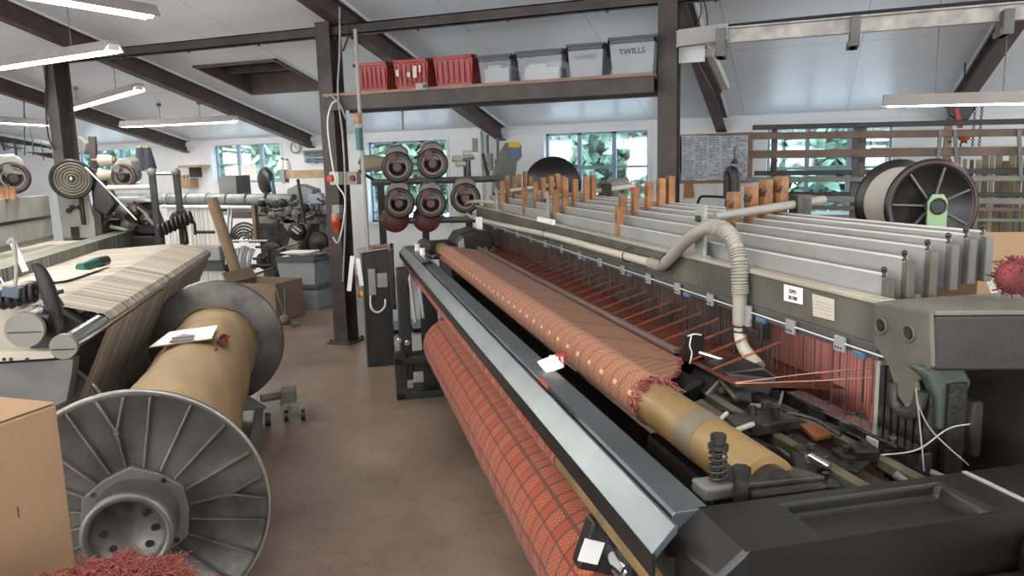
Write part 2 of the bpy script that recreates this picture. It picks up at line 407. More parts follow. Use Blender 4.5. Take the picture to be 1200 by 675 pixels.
def ceiling_mat():
    m = bpy.data.materials.new('ceiling_panels'); m.use_nodes = True; n, l = nodes(m); b = n['Principled BSDF']; b.inputs['Roughness'].default_value = .32
    tc = n.new('ShaderNodeTexCoord'); sx = n.new('ShaderNodeSeparateXYZ'); l.new(tc.outputs['Object'], sx.inputs[0])
    def line(s, p, w_):
        f = math_(n, l, 'ABSOLUTE', math_(n, l, 'SUBTRACT', math_(n, l, 'FRACT', math_(n, l, 'DIVIDE', s, p)), .5)); return math_(n, l, 'LESS_THAN', f, w_/p/2)
    g = math_(n, l, 'MAXIMUM', line(sx.outputs[0], 1.2, .012), line(sx.outputs[1], 2.4, .012))
    a = n.new('ShaderNodeTexNoise'); a.inputs['Scale'].default_value = 1.1; a.inputs['Detail'].default_value = 5; l.new(tc.outputs['Object'], a.inputs[0])
    c = mixc(n, l, a.outputs['Fac'], (.74, .79, .86), (.88, .91, .94))
    v = n.new('ShaderNodeTexVoronoi'); v.inputs['Scale'].default_value = 2.3; l.new(tc.outputs['Object'], v.inputs[0])
    sp = math_(n, l, 'LESS_THAN', v.outputs['Distance'], .028)
    c = mixc(n, l, math_(n, l, 'MULTIPLY', g, .5), c, (.36, .38, .42)); c = mixc(n, l, math_(n, l, 'MULTIPLY', sp, .45), c, (.3, .3, .33))
    l.new(c, b.inputs['Base Color'])
    bp = n.new('ShaderNodeBump'); bp.inputs['Strength'].default_value = .15; bp.inputs['Distance'].default_value = .05; l.new(a.outputs['Fac'], bp.inputs['Height']); l.new(bp.outputs[0], b.inputs['Normal'])
    return m
m = MB(); m.box(XL, XR, YF, WY, -.1, 0); struct('floor', m, floor_mat())
# ceiling with an opening for the roof hatch
hc = [pC(241, 74), pC(327, 70), pC(374, 107), pC(288, 108)]
hX0, hX1 = (hc[0].x+hc[3].x)/2-.1, (hc[1].x+hc[2].x)/2+.1; hY0, hY1 = (hc[0].y+hc[1].y)/2, (hc[2].y+hc[3].y)/2
m = MB()
def slab(x0, x1, y0, y1):
    z0, z1 = ceil_z(y0), ceil_z(y1)
    m.prism([(x0, y0, z0), (x1, y0, z0), (x1, y1, z1), (x0, y1, z1)], (0, 0, .08))
for a in ((XL, XR, YF, RIDGE), (XL, hX0, RIDGE, WY), (hX1, XR, RIDGE, WY), (hX0, hX1, RIDGE, hY0), (hX0, hX1, hY1, WY)): slab(*a)
struct('ceiling', m, ceiling_mat())
hatch = thing('roof_hatch', 'square roof hatch opening with brown bars in the white sloping ceiling', 'hatch', 'B', (hX0, hY0, ceil_z(hY0)))
m = MB()
for (x0, x1, y0, y1) in ((hX0, hX0+.04, hY0, hY1), (hX1-.04, hX1, hY0, hY1), (hX0, hX1, hY0, hY0+.04), (hX0, hX1, hY1-.04, hY1)):
    m.prism([(x0, y0, ceil_z(y0)-.02), (x1, y0, ceil_z(y0)-.02), (x1, y1, ceil_z(y1)-.02), (x0, y1, ceil_z(y1)-.02)], (0, 0, .45))
part(hatch, 'shaft_frame', m, STEELL)
m = MB(); m.prism([(hX0, hY0, ceil_z(hY0)+.42), (hX1, hY0, ceil_z(hY0)+.42), (hX1, hY1, ceil_z(hY1)+.42), (hX0, hY1, ceil_z(hY1)+.42)], (0, 0, .03)); part(hatch, 'cover_panel', m, GREYD)
m = MB(); ym = (hY0+hY1)/2; m.bar((hX0, ym, ceil_z(ym)+.12), (hX1, ym, ceil_z(ym)+.12), .08, .1); part(hatch, 'cross_bar', m, STEEL)
# back wall with window holes
WIN = [(-12.3, -10.85, 1.5, 2.17, 3, 0), (-9.24, -7.85, 1.5, 2.15, 3, 0), (-6.28, -4.9, .85, 2.08, 3, 1), (-3.4, -1.93, .88, 2.10, 3, 1), (-.42, 1.03, .72, 2.08, 3, 1)]
m = MB(); x = XL-.25; T0, T1 = WY, WY+.15
for (a, b, z0, z1, _, _) in WIN:
    m.box(x, a, T0, T1, 0, 3); m.box(a, b, T0, T1, 0, z0); m.box(a, b, T0, T1, z1, 3); x = b
m.box(x, XR+.25, T0, T1, 0, 3); struct('wall_back', m, WHITE)
m = MB(); m.prism([(XR, YF, 0), (XR, WY, 0), (XR, WY, 2.3), (XR, RIDGE, 4.4), (XR, YF, 2.6)], (.25, 0, 0)); struct('wall_right', m, WHITE)
m = MB(); m.prism([(XL, YF, 0), (XL, WY, 0), (XL, WY, 2.3), (XL, RIDGE, 4.4), (XL, YF, 2.6)], (-.25, 0, 0)); struct('wall_left', m, WHITE)
m = MB(); m.box(XL-.25, XR+.25, YF-.25, YF, 0, 2.7); struct('wall_front', m, WHITE)
for i, (a, b, z0, z1, nc, tr) in enumerate(WIN):
    m = MB(); y0, y1 = WY+.10, WY+.15
    fw_ = .035
    m.box(a, b, y0, y1, z0, z0+fw_); m.box(a, b, y0, y1, z1-fw_, z1); m.box(a, a+fw_, y0, y1, z0, z1); m.box(b-fw_, b, y0, y1, z0, z1)
    for k in (1, 2):
        xm = a+(b-a)*k/3; m.box(xm-.028, xm+.028, y0, y1, z0, z1)
    if tr:
        for q in (.60, .12):
            zz = z0+(z1-z0)*q; m.box(a, b, y0+.01, y1-.01, zz-.012, zz+.012)
        m.box(a+(b-a)/3, a+(b-a)*2/3, y0-.01, y1, z0+(z1-z0)*.60-.025, z0+(z1-z0)*.60+.025)
    else: m.box(a, a+(b-a)/3, y0+.01, y1-.01, z0+.3, z0+.32)
    wo = single('window_%d' % (i+1), None, None, 'B', m, WFRAME, kind='structure')
    g = MB(); g.box(a+fw_, b-fw_, WY+.12, WY+.126, z0+fw_, z1-fw_); part(wo, 'window_pane', g, GLASSB)
    s_ = MB(); s_.box(a-.04, b+.04, WY-.05, WY+.1, z0-.03, z0); part(wo, 'window_sill', s_, WHITE)
    r_ = MB(); r_.box(a-.03, a+.005, WY-.015, WY+.1, z0, z1+.03); r_.box(b-.005, b+.03, WY-.015, WY+.1, z0, z1+.03); r_.box(a+.005, b-.005, WY-.015, WY+.1, z1-.005, z1+.03); part(wo, 'window_reveal', r_, WHITE)
# rafters
m0 = 1
for X in (-12.9, -9.75, -7.25, -4.03, -.98, 1.62, 4.4):
    for side in (0, 1):
        m = MB(); ya, yb = (RIDGE, WY) if side == 0 else (YF, RIDGE)
        za, zb = ceil_z(ya), ceil_z(yb)
        for dx, z0, z1 in ((.065, -.20, -.186), (.004, -.186, -.014), (.065, -.014, 0)):
            m.prism([(X-dx, ya, za+z0), (X+dx, ya, za+z0), (X+dx, yb, zb+z0), (X-dx, yb, zb+z0)], (0, 0, z1-z0))
        o = single('trim_%d' % m0, None, None, 'B', m, STEELL, kind='structure'); m0 += 1
        if side == 0:
            t = MB()
            for sx_ in (-.085, .065): t.prism([(X+sx_, ya, za-.02), (X+sx_+.02, ya, za-.02), (X+sx_+.02, yb, zb-.02), (X+sx_, yb, zb-.02)], (0, 0, .02))
            part(o, 'white_edge_strip', t, WHITE)
m = MB(); m.box(XL, XR, 6.24, 6.32, 2.955, 2.965); m.box(XL, XR, 6.24, 6.25, 2.87, 2.965); m.box(XL, XR, 6.24, 6.32, 2.87, 2.88)
for k in range(24): m.cyl((XL+.4+k*.85, 6.28, 2.87), (XL+.4+k*.85, 6.28, 2.852), .012, n=6)
struct('trim_%d' % m0, m, STEEL); m0 += 1
m = MB(); m.box(XL, XR, WY-.03, WY, 2.12, 2.19); struct('trim_%d' % m0, m, WHITE); m0 += 1

# steel columns
def column(X, label):
    t = thing('steel_column', label, 'column', 'B', (X, 6.28, 0), 'brown steel columns'); zt = ceil_z(6.3)-.19
    m = MB(); m.box(X-.075, X+.075, 6.18, 6.192, 0, zt); m.box(X-.005, X+.005, 6.192, 6.368, 0, zt); m.box(X-.075, X+.075, 6.368, 6.38, 0, zt); part(t, 'post', m, STEEL, .003)
    m = MB(); m.box(X-.13, X+.13, 6.13, 6.43, 0, .015)
    part(t, 'base_plate', m, STEEL)
    m = MB()
    for dx in (-.1, .1):
        for dy in (6.16, 6.4): m.cyl((X+dx, dy, .015), (X+dx, dy, .04), .012, n=6)
    part(t, 'anchor_bolt', m, STEEL)
    return t
column(-7.57, 'brown steel column at the left, behind the big hanging strip light')
column(-4.12, 'brown steel column beside the black control cabinet, with red plug and cables')
column(-1.0, 'brown steel column at the right end of the box shelf')
column(2.6, 'brown steel column at the far right beyond the frame edge') if False else None

# shelf between the columns and its boxes
t = thing('overhead_shelf', 'high shelf of brown steel beam and wooden board between two columns', 'shelf', 'B', (-2.55, 6.2, 2.19))
m = MB(); m.box(-4.03, -1.075, 6.02, 6.03, 2.19, 2.31); m.box(-4.03, -1.075, 6.03, 6.11, 2.19, 2.2); m.box(-4.03, -1.075, 6.03, 6.11, 2.30, 2.31); part(t, 'support_beam', m, STEEL)
m = MB(); m.box(-4.03, -1.075, 6.42, 6.5, 2.19, 2.31); part(t, 'support_beam', m, STEEL)
m = MB(); m.box(-4.035, -1.08, 6.0, 6.52, 2.31, 2.335); part(t, 'shelf_board', m, SHELFW)
def tub(name, label, cat, cx, cy, z0, w_, d_, h_, body, lidm, group=None, frame='B', taper=.88, lid=True, contents=None, writing=None):
    t = thing(name, label, cat, frame, (cx, cy, z0), group); m = MB(); th = .006
    def ringv(k, z, s_): a, b = w_/2*k-s_, d_/2*k-s_; return [(cx-a, cy-b, z), (cx+a, cy-b, z), (cx+a, cy+b, z), (cx-a, cy+b, z)]
    lv = ringv(taper, z0, 0)+ringv(1, z0+h_-.03, 0)+ringv(1, z0+h_-.03, th)+ringv(taper, z0+th, th)
    fs = [(3, 2, 1, 0)]+[(i, (i+1) % 4, 4+(i+1) % 4, 4+i) for i in range(4)]+[(4+i, 4+(i+1) % 4, 8+(i+1) % 4, 8+i) for i in range(4)]+[(8+i, 8+(i+1) % 4, 12+(i+1) % 4, 12+i) for i in range(4)]+[(12, 13, 14, 15)]
    m.add(lv, fs)
    part(t, 'tub', m, body, .004)
    m = MB(); a, b = w_/2+.012, d_/2+.012
    m.box(cx-a, cx+a, cy-b, cy-b+.022, z0+h_-.05, z0+h_-.02); m.box(cx-a, cx+a, cy+b-.022, cy+b, z0+h_-.05, z0+h_-.02); m.box(cx-a, cx-a+.022, cy-b, cy+b, z0+h_-.05, z0+h_-.02); m.box(cx+a-.022, cx+a, cy-b, cy+b, z0+h_-.05, z0+h_-.02)
    for s_ in (-1, 1): m.box(cx+s_*w_*.47-.01, cx+s_*w_*.47+.01, cy-.06, cy+.06, z0+h_-.09, z0+h_-.02)
    part(t, 'rim', m, lidm, .004)
    if lid:
        m = MB(); m.box(cx-a, cx+a, cy-b, cy+b, z0+h_-.02, z0+h_); m.box(cx-a*.85, cx+a*.85, cy-b*.8, cy+b*.8, z0+h_, z0+h_+.006); part(t, 'lid', m, lidm, .004)
    if contents:
        m = MB(); m.box(cx-w_*.38, cx+w_*.36, cy-d_*.34, cy+d_*.34, z0+.008, z0+h_*contents); m.box(cx-w_*.3, cx+w_*.1, cy-d_*.3, cy+d_*.3, z0+h_*contents, z0+h_*(contents+.12)); part(t, 'contents', m, PAPER, .004)
    if writing:
        text(t, 'handwriting', writing, h_*.22, (cx, cy-d_/2*(taper+(1-taper)*.68)-.004, z0+h_*.60), (1, 0, .03), (-.06, -.08, 1), INK if writing == 'TWILLS' else mat('faint_ink', (.30, .28, .28), .8))
    return t
DLID = mat('dark_lid', (.10, .11, .13), .5)
for x0, x1, yt, lab in ((413, 454, 75, 'dark red storage tub, leftmost on the high shelf'), (458, 502, 71, 'dark red storage tub with torn pale labels, middle of the three'), (505, 555, 67, 'dark red storage tub next to the clear boxes on the high shelf')):
    a, b = pY(x0, yt, 6.03), pY(x1, yt, 6.03)
    t = tub('storage_tub', lab, 'storage box', (a.x+b.x)/2, 6.22, 2.335, b.x-a.x-.03, .36, a.z-2.335+.02, REDP, REDP, 'red tubs on the high shelf', lid=False)
    m = MB(); cx = (a.x+b.x)/2; ww = b.x-a.x
    for k in range(7): m.box(cx-ww*.4+k*ww*.13, cx-ww*.4+k*ww*.13+.008, 6.028+.004, 6.045, 2.36, a.z-.04)
    part(t, 'rib', m, REDP, .002)
    if '458' in str(x0):
        m = MB()
        for (u0, u1, v0, v1) in ((.12, .2, .5, .75), (.42, .5, .45, .62), (.58, .68, .4, .85), (.74, .79, .6, .85)):
            m.box(cx-ww/2+ww*u0, cx-ww/2+ww*u1, 6.028, 6.034, 2.335+v0*.22, 2.335+v1*.22)
        part(t, 'label', m, CREAM)
for x0, x1, yt, lab, wr, cn in ((557, 600, 67, 'clear lidded storage box right of the red tubs', None, .55), (602, 661, 62, 'clear storage box holding upright white folders', None, .45), (662, 709, 54, 'clear storage box with faint handwriting beside the TWILLS box', 'ANNES', .6), (711, 770, 46, 'clear storage box marked TWILLS at the right end of the shelf', 'TWILLS', .75)):
    a, b = pY(x0, yt, 6.03), pY(x1, yt, 6.03)
    tub('storage_box', lab, 'storage box', (a.x+b.x)/2, 6.22, 2.335, b.x-a.x-.035, .36, a.z-2.335+.01, CLEARF if wr else CLEAR, DLID, 'clear boxes on the high shelf', contents=cn, writing=wr)
a = pY(494, 103, 5.995)
m = MB(); m.box(a.x-.05, a.x+.06, 5.985, 6.0, 2.315, 2.37); m.box(a.x+.02, a.x+.055, 5.98, 5.985, 2.325, 2.36, 1); single('shelf_label_holder', 'small grey label holder clipped on the shelf edge under the middle red tub', 'label', 'B', m, [GREY, GREEN])

# ---------------------------------------------------------------- strip lights
def strip_light(label, a, b, w_=.15, tubes=2, on=True, chains=(.25, .75), group='fluorescent strip lights', shade=True):
    a, b = Vector(a), Vector(b); d = (b-a).normalized(); side = d.cross(Vector((0, 0, 1))).normalized(); up = side.cross(d).normalized()
    t = thing('strip_light', label, 'light', 'B', (a+b)/2, group)
    m = MB(); c = [(-w_*.5, -.05), (-w_*.30, .035), (w_*.30, .035), (w_*.5, -.05), (w_*.47, -.05), (w_*.26, .012), (-w_*.26, .012), (-w_*.47, -.05)]
    m.prism([a+side*p+up*q for p, q in c], b-a)
    part(t, 'reflector', m, LAMPBODY)
    for k in range(tubes):
        off = 0 if tubes == 1 else (-.035 if k == 0 else .035)
        q = MB(); q.cyl(a+d*.03+side*off-up*.03, b-d*.03+side*off-up*.034, .026, n=12); part(t, 'tube', q, TUBEM if on else LIP)
    q = MB()
    for e, s_ in ((a, 1), (b, -1)): q.bar(e-up*.015, e+d*s_*.03-up*.015, w_*.55, .05)
    part(t, 'end_cap', q, LIP)
    for f in chains:
        p = a+(b-a)*f+up*.035; zc = ceil_z(p.y); q = MB(); q.tube([p, (p.x, p.y, zc)], .004, n=5, smooth_path=False); q.cyl((p.x, p.y, zc-.04), (p.x, p.y, zc), .03, n=10)
        part(t, 'hanging_chain', q, GREYD)
    return t
def lamp_light(a, b, p):
    a, b = Vector(a), Vector(b); d = b-a
    o = area('strip_light_glow', (a+b)/2-Vector((0, 0, .07)), (0, 0, atan2(d.y, d.x)), d.length, .1, p, (1, .95, .86)); return o
L1b = pZ(133, 53, 2.70); L1a = L1b+(pZ(0, 74, 2.72)-L1b).normalized()*2.4
strip_light('long lit strip light crossing in front of the left steel column', L1a, L1b, .17)
lamp_light(L1a, L1b, LAMP_W)
L2b = pZ(163, 101, 2.66); L2a = pZ(72, 135, 2.52); L2a.z = 2.6
strip_light('lit strip light hung at an angle just right of the left steel column', L2a, L2b, .15)
lamp_light(L2a, L2b, LAMP_W)
L3a, L3b = pZ(143, 145, 2.4), pZ(276, 138, 2.4)
strip_light('small lit strip light far back in front of the window with the white paper', L3a, L3b, .14, chains=(.35, .7)); lamp_light(L3a, L3b, LAMP_W*.6)
L4b = pZ(178, 13, 2.85); L4a = L4b+(pZ(60, -8, 2.85)-L4b).normalized()*2.4
strip_light('lit strip light at the top left corner of the ceiling', L4a, L4b, .2); lamp_light(L4a, L4b, LAMP_W)
L5b, L5a = pZ(56, 143, 2.45), pZ(-60, 136, 2.45)
strip_light('distant strip light at the left edge below the big one', L5a, L5b, .14, on=True); 
L6a = pY(1035, 117, 6.5); L6b = pY(1300, 110, 6.5)
strip_light('unlit looking strip light hanging at the right in front of the loom beam rack', L6a+Vector((0, 0, 0)), L6b, .12, tubes=1, chains=(.245, .55)); lamp_light(L6a, L6b, LAMP_W*.5)
# unseen strip lights added to light the hall near and behind the camera
for (x, y) in ((-4.5, 1.2), (-1.3, 1.0), (1.9, 1.2), (-4.5, -2.2), (-1.3, -2.2), (2.2, -2.2), (3.4, 4.2)):
    a, b = Vector((x-1.1, y, 3.3)), Vector((x+1.1, y, 3.3))
    strip_light('added strip light out of the picture, %s row, %s' % ('near' if y > 0 else 'rear', 'left' if x < -3 else 'middle' if x < 0 else 'right' if x < 3 else 'far right over the yarn drum'), a, b, .16); lamp_light(a, b, LAMP_W)

# cable tray & strip on the right
t = thing('cable_tray', 'long grey cable tray with brackets high at the right, fixed to the column', 'cable tray', 'B', (.2, 6.0, 2.5))
ta, tb = pY(793, 47, 6.0), pY(1240, 10, 6.0)
m = MB(); m.bar(ta, tb, .03, .10); m.bar(ta+Vector((0, -.03, .05)), tb+Vector((0, -.03, .05)), .06, .012); m.bar(ta+Vector((0, -.02, -.05)), tb+Vector((0, -.02, -.05)), .045, .01); part(t, 'tray', m, mat('galvanised_steel', (.58, .55, .50), .45, .4, var=.25, scale=10), .002)
m = MB(); m.bar(ta+Vector((.02, -.07, .0)), ta+Vector((.38, -.07, .02)), .03, .12); part(t, 'junction_cover', m, LAMPBODY, .003)
for x, y0, y1 in ((845, 33, 66), (1003, 19, 54), (1183, 10, 40)):
    p, q = pY(x, y0, 5.88), pY(x, y1, 5.88); m = MB(); m.box(p.x-.03, p.x+.03, 5.86, 6.1, q.z, p.z); m.box(p.x-.045, p.x+.015, 5.87, 6.08, q.z, q.z+.04); part(t, 'hanger_bracket', m, GREYD, .003)
m = MB(); m.tube([ta+Vector((-.02, -.02, .06)), ta+Vector((1, -.03, .075)), tb+Vector((0, -.03, .075))], .012, n=6); part(t, 'cable', m, INK)
m = MB()
for pts in (((818, -8), (822, 12), (815, 34)), ((822, -8), (828, 14), (829, 34))): m.tube([pY(x, y, 6.05) for x, y in pts], .005, n=6)
part(t, 'drop_cable', m, INK)
# junction plate on the column and slanted diffuser strip
p0, p1 = pY(826, 62, 6.6), pY(845, 102, 7.6)
t = thing('wall_lamp', 'short slanted lamp housing on the rafter right of the shelf column', 'light', 'B', (p0+p1)/2)
m = MB(); m.bar(p0, p1, .15, .07); part(t, 'housing', m, LIP, .005); m = MB(); m.bar(p0+Vector((-.02, -.02, -.045)), p1+Vector((-.02, -.02, -.045)), .07, .03); part(t, 'diffuser', m, STEEL, .004)
m = MB(); p = pY(812, 62, 6.3); m.box(p.x-.11, p.x+.09, 6.3, 6.32, p.z-.07, p.z+.1); part(t, 'mounting_plate', m, WHITE)

# conduit pole and cables at the middle column
t = thing('conduit_pole', 'thin grey steel pole standing beside the black control cabinet', 'pole', 'L', qv(432, 300, 6.5))
a, b = qv(432, 305, 6.5), qv(416, 34, 6.5); m = MB(); m.tube([b, a], .016, n=10, smooth_path=False); part(t, 'pole', m, GREY)
b2 = qv(420, 150, 6.49); m = MB(); m.cyl(b2, b2+Vector((0, 0, -.18)), .028); part(t, 'green_tape', m, TEAL); b3 = qv(419, 133, 6.49); m = MB(); m.cyl(b3, b3+Vector((0, 0, -.08)), .026); part(t, 'orange_tape', m, WOOD)
def px_tube(name, label, cat, Y, pts, r, m_, group=None):
    q = MB(); q.tube([pY(x, y, Y) for x, y in pts], r, n=8); return single(name, label, cat, 'B', q, m_, group=group)
px_tube('cable', 'white cable looping down from the socket box to the red plug', 'cable', 5.97, ((394, 118), (388, 124), (384, 150), (393, 210), (404, 232), (402, 262), (396, 284), (390, 278)), .008, LIP)
px_tube('cable', 'grey cable curving from the column head to the conduit pole', 'cable', 5.97, ((383, 114), (388, 112), (398, 122), (406, 140), (412, 147), (416, 140)), .008, GREY)
px_tube('cable', 'pale conduit running up the front of the middle column to the roof', 'cable', 5.985, ((398, 8), (398, 60), (396, 110), (402, 165), (405, 240), (402, 330)), .009, GREY)
px_tube('cable', 'black cable hanging in a loop at the top of the middle column', 'cable', 5.96, ((399, 22), (408, 30), (408, 42), (402, 60)), .008, INK)
px_tube('cable', 'black cable running up the left steel column', 'cable', 6.168, ((54, 75), (54, 130), (57, 160), (64, 175)), .009, INK)
0 and px_tube('cable', 'black cable drooping at the far upper left', 'cable', 6.5, ((-5, 24), (20, 34), (40, 42), (47, 52)), .012, INK)
t = thing('isolator_switch', 'grey isolator box with round red knob on the middle column', 'switch', 'B', pY(390, 209, 6.1))
p = pY(391, 209, 6.1); m = MB(); m.box(p.x-.045, p.x+.05, 6.1, 6.18, p.z-.06, p.z+.06); part(t, 'box', m, CREAM, .006)
m = MB(); q = pY(387, 209, 6.08); m.cyl((q.x, 6.1, q.z), (q.x, 6.065, q.z), .034, .03); part(t, 'knob', m, REDB, .003)
t = thing('power_plug', 'red industrial plug with grey collar hanging on the middle column', 'plug', 'B', pY(392, 265, 6.1))
p = pY(391, 256, 6.07); m = MB(); m.cyl((p.x, 6.1, p.z+.05), (p.x, 6.1, p.z), .036); m.box(p.x-.04, p.x+.04, 6.11, 6.18, p.z-.01, p.z+.12); part(t, 'socket', m, GREY, .004)
m = MB(); m.lathe((p.x, 6.1, p.z+.01), (.1, 0, -1), [(0, .03), (.01, .042), (.06, .042), (.065, .036), (.11, .03), (.15, .016)]); part(t, 'plug', m, REDB)
# ================================================================== THE BIG LOOM (loom axes: u across, v along)
V0, V1 = 1.12, 6.62
loom = thing('weaving_loom', 'large grey and black power loom weaving red cloth, filling the right of the hall', 'loom', 'L', (1.1, 4, 0))
# breast beam with its two cover strips
m = MB(); c = [(.522, .952), (.566, 1.0), (.572, 1.0), (.572, .985), (.527, .937)]
m.prism([(u, 1.205, z) for u, z in c], (0, V1-1.205, 0)); bb = part(loom, 'sloping_cover_strip', m, BLUEST, .001)
m = MB(); c = [(.584, .9945), (.590, 1.0), (.660, 1.0), (.667, .992), (.667, .93), (.584, .93)]
m.prism([(u, 1.255, z) for u, z in c], (0, V1-1.255, 0)); bb = part(loom, 'breast_beam_cover', m, DARKST, .002)
m = MB(); m.prism([(.521, 1.20, .951), (.521, 1.20, .905), (.527, 1.20, .905), (.527, 1.20, .951)], (0, V1-1.2, 0)); part(loom, 'front_fascia', m, BLACK)
m = MB(); m.box(.49, .66, V0+.05, V1-.05, .80, .93) if False else m.box(.56, .66, V0+.1, V1-.05, .86, .93); part(loom, 'breast_beam', m, BLACKM)
m = MB(); m.box(.566, .586, 1.25, V1-.02, .975, .982); part(loom, 'cover_groove', m, BLACKM)
# thin roller below the breast beam
m = MB(); m.cyl((.57, 1.24, .858), (.57, 6.5, .858), .030); part(loom, 'guide_roller', m, TUBEY)
m = MB(); m.cyl((.57, 1.52, .858), (.57, 1.56, .858), .0308); part(loom, 'roller_band', m, TUBEG)
# take-up roller behind the breast beam
m = MB(); m.cyl((.85, 1.36, .98), (.85, 6.3, .98), .062, n=40); part(loom, 'take_up_roller', m, TUBEY)
m = MB(); m.cyl((.85, 1.60, .98), (.85, 1.69, .98), .0632, n=40); part(loom, 'roller_band', m, TUBEG)
m = MB(); m.cyl((.85, 1.33, .98), (.85, 1.36, .98), .045); part(loom, 'roller_journal', m, OILY, .003)
# fell rail (temple bar)
m = MB(); m.box(1.098, 1.122, 2.36, 6.05, 1.004, 1.022); part(loom, 'temple_rail', m, MAUVE, .003)
m = MB(); m.box(1.122, 1.135, 2.4, 6.0, .985, 1.0); part(loom, 'temple_rail_bracket', m, BLACKM)
# end housing with tray (black)
def quadprism(m, poly, z0, z1, mi=0): m.prism([(u, v, z1) for u, v in poly], (0, 0, z0-z1), mi)
m = MB()
zt = 1.0; ub = .64; vb, vf = 1.262, 1.086
r0, r1, s0, s1 = .80, 1.155, 1.10, 1.232        # recess
m.add([(ub, vb, zt), (1.62, vb, zt), (1.62, vf, zt), (ub, vf, zt), (r0, s1, zt), (r1, s1, zt), (r1, s0, zt), (r0, s0, zt),
       (r0+.012, s1-.004, zt-.03), (r1-.012, s1-.004, zt-.03), (r1-.012, s0+.006, zt-.022), (r0+.012, s0+.006, zt-.022)],
      [(0, 4, 5, 1), (1, 5, 6, 2), (2, 6, 7, 3), (3, 7, 4, 0), (4, 8, 9, 5), (5, 9, 10, 6), (6, 10, 11, 7), (7, 11, 8, 4), (8, 11, 10, 9)])
lo = .62
m.add([(ub, vb, zt), (ub, vf, zt), (.5855, vf+.002, .9558), (.572, vb, .945), (1.62, vf, zt), (1.62, vb, zt), (ub, vf-.01, lo), (1.62, vf-.01, lo), (.5855, vf, lo), (.572, vb, lo), (ub, vb, lo), (1.62, vb, lo)],
      [(0, 1, 2, 3), (1, 4, 7, 6), (2, 1, 6, 8), (3, 2, 8, 9), (0, 3, 9, 10), (5, 0, 10, 11), (4, 5, 11, 7)])
part(loom, 'end_housing', m, BLACK, .008)
m = MB(); quadprism(m, [(.585, 1.24), (.66, 1.09), (.66, .9), (.585, .9)], .3, .90); part(loom, 'housing_side_panel', m, BLACK, .01)
m = MB(); quadprism(m, [(1.19, 1.085), (2.0, 1.085), (2.0, .78), (1.08, .78)], .60, .965); part(loom, 'drive_cover', m, BLACK, .03)
m = MB(); m.box(.64, 1.62, .80, 1.08, .55, .90); part(loom, 'lower_housing', m, BLACKM, .03)
m = MB(); m.box(1.235, 1.245, 1.09, 1.26, .999, 1.003); part(loom, 'cover_seam', m, GREY)
# gauge box and cloth roll end bracket
m = MB(); a = qv(685, 622, 1.62); m.obox((.565, 1.60, .765), (.10, .05, .12), (0, radians(20), 0)); part(loom, 'roll_bracket', m, BLACKM, .006)
m = MB(); m.obox((.532, 1.575, .765), (.05, .004, .055), (0, radians(20), 0)); part(loom, 'gauge_label', m, PAPER)
m = MB(); m.cyl((.60, 1.60, .745), (.60, 1.48, .745), .036); m.cyl((.60, 1.48, .745), (.60, 1.475, .745), .026); part(loom, 'handwheel', m, CHROME, .003)
# lower frame, legs, floor beams
for v in (1.5, 5.6):
    m = MB(); m.box(.58, .70, v-.04, v+.04, 0, .93); m.box(.50, .85, v-.06, v+.06, 0, .05); part(loom, 'leg', m, BLACKM, .006)
    m = MB(); m.box(1.9, 2.02, v-.04, v+.04, 0, 1.0); m.box(1.8, 2.1, v-.06, v+.06, 0, .05); part(loom, 'leg', m, BLACKM, .006)
    m = MB(); m.box(.5, 2.0, v-.05, v+.05, .16, .30); part(loom, 'cross_member', m, BLACKM, .006)
m = MB(); m.box(.9, 1.0, 1.5, 6.3, .55, .75); part(loom, 'front_girder', m, BLACKM, .01)
m = MB(); m.box(1.75, 1.9, 1.5, 6.9, .5, .8); part(loom, 'rear_girder', m, BLACKM, .01)
# far support frame with clamps and knobs (seen right of the control cabinet)
m = MB(); m.box(.42, .50, 5.55, 5.75, .1, .93); part(loom, 'end_frame', m, BLACKM, .01)
m = MB(); m.box(.36, .44, 5.4, 5.52, 0, .34); m.box(.36, .7, 5.4, 5.48, .26, .31); m.box(.36, .70, 5.4, 5.52, 0, .05); part(loom, 'foot_step', m, BLACKM, .006)
for k, (du, z) in enumerate(((.40, .42), (.46, .40), (.40, .30))):
    m = MB(); m.cyl((du, 5.55, z), (du, 5.50, z), .022); m.cyl((du, 5.50, z), (du, 5.48, z), .012); part(loom, 'clamp_knob', m, CHROME, .002)
m = MB(); m.cyl((.50, 5.5, .88), (.50, 5.2, .60), .012); m.cyl((.56, 5.45, .9), (.56, 5.25, .62), .012); part(loom, 'tie_rod', m, GREY)
m = MB(); m.obox((.405, 5.95, .83), (.035, .10, .42)); m.cyl((.40, 5.95, .62), (.425, 5.95, .62), .05); m.cyl((.40, 5.95, 1.04), (.425, 5.95, 1.04), .05); part(loom, 'belt_guard', m, BLACK, .01)
# ---- warp between fell and healds
m = MB(); n = 60
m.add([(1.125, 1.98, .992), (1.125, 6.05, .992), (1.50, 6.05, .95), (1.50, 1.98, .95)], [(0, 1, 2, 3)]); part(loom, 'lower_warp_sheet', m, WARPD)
m = MB()
for k in range(30):
    v = 2.14+k*.135; w_ = .008
    m.add([(1.13, v, 1.003), (1.13, v+w_, 1.003), (1.37, v+w_, 1.075), (1.37, v, 1.075)], [(0, 1, 2, 3)]); m.add([(1.13, v, .999), (1.13, v+w_, .999), (1.37, v+w_, 1.069), (1.37, v, 1.069)], [(0, 1, 2, 3)])
part(loom, 'raised_warp_strands', m, WARPR, kind='stuff')
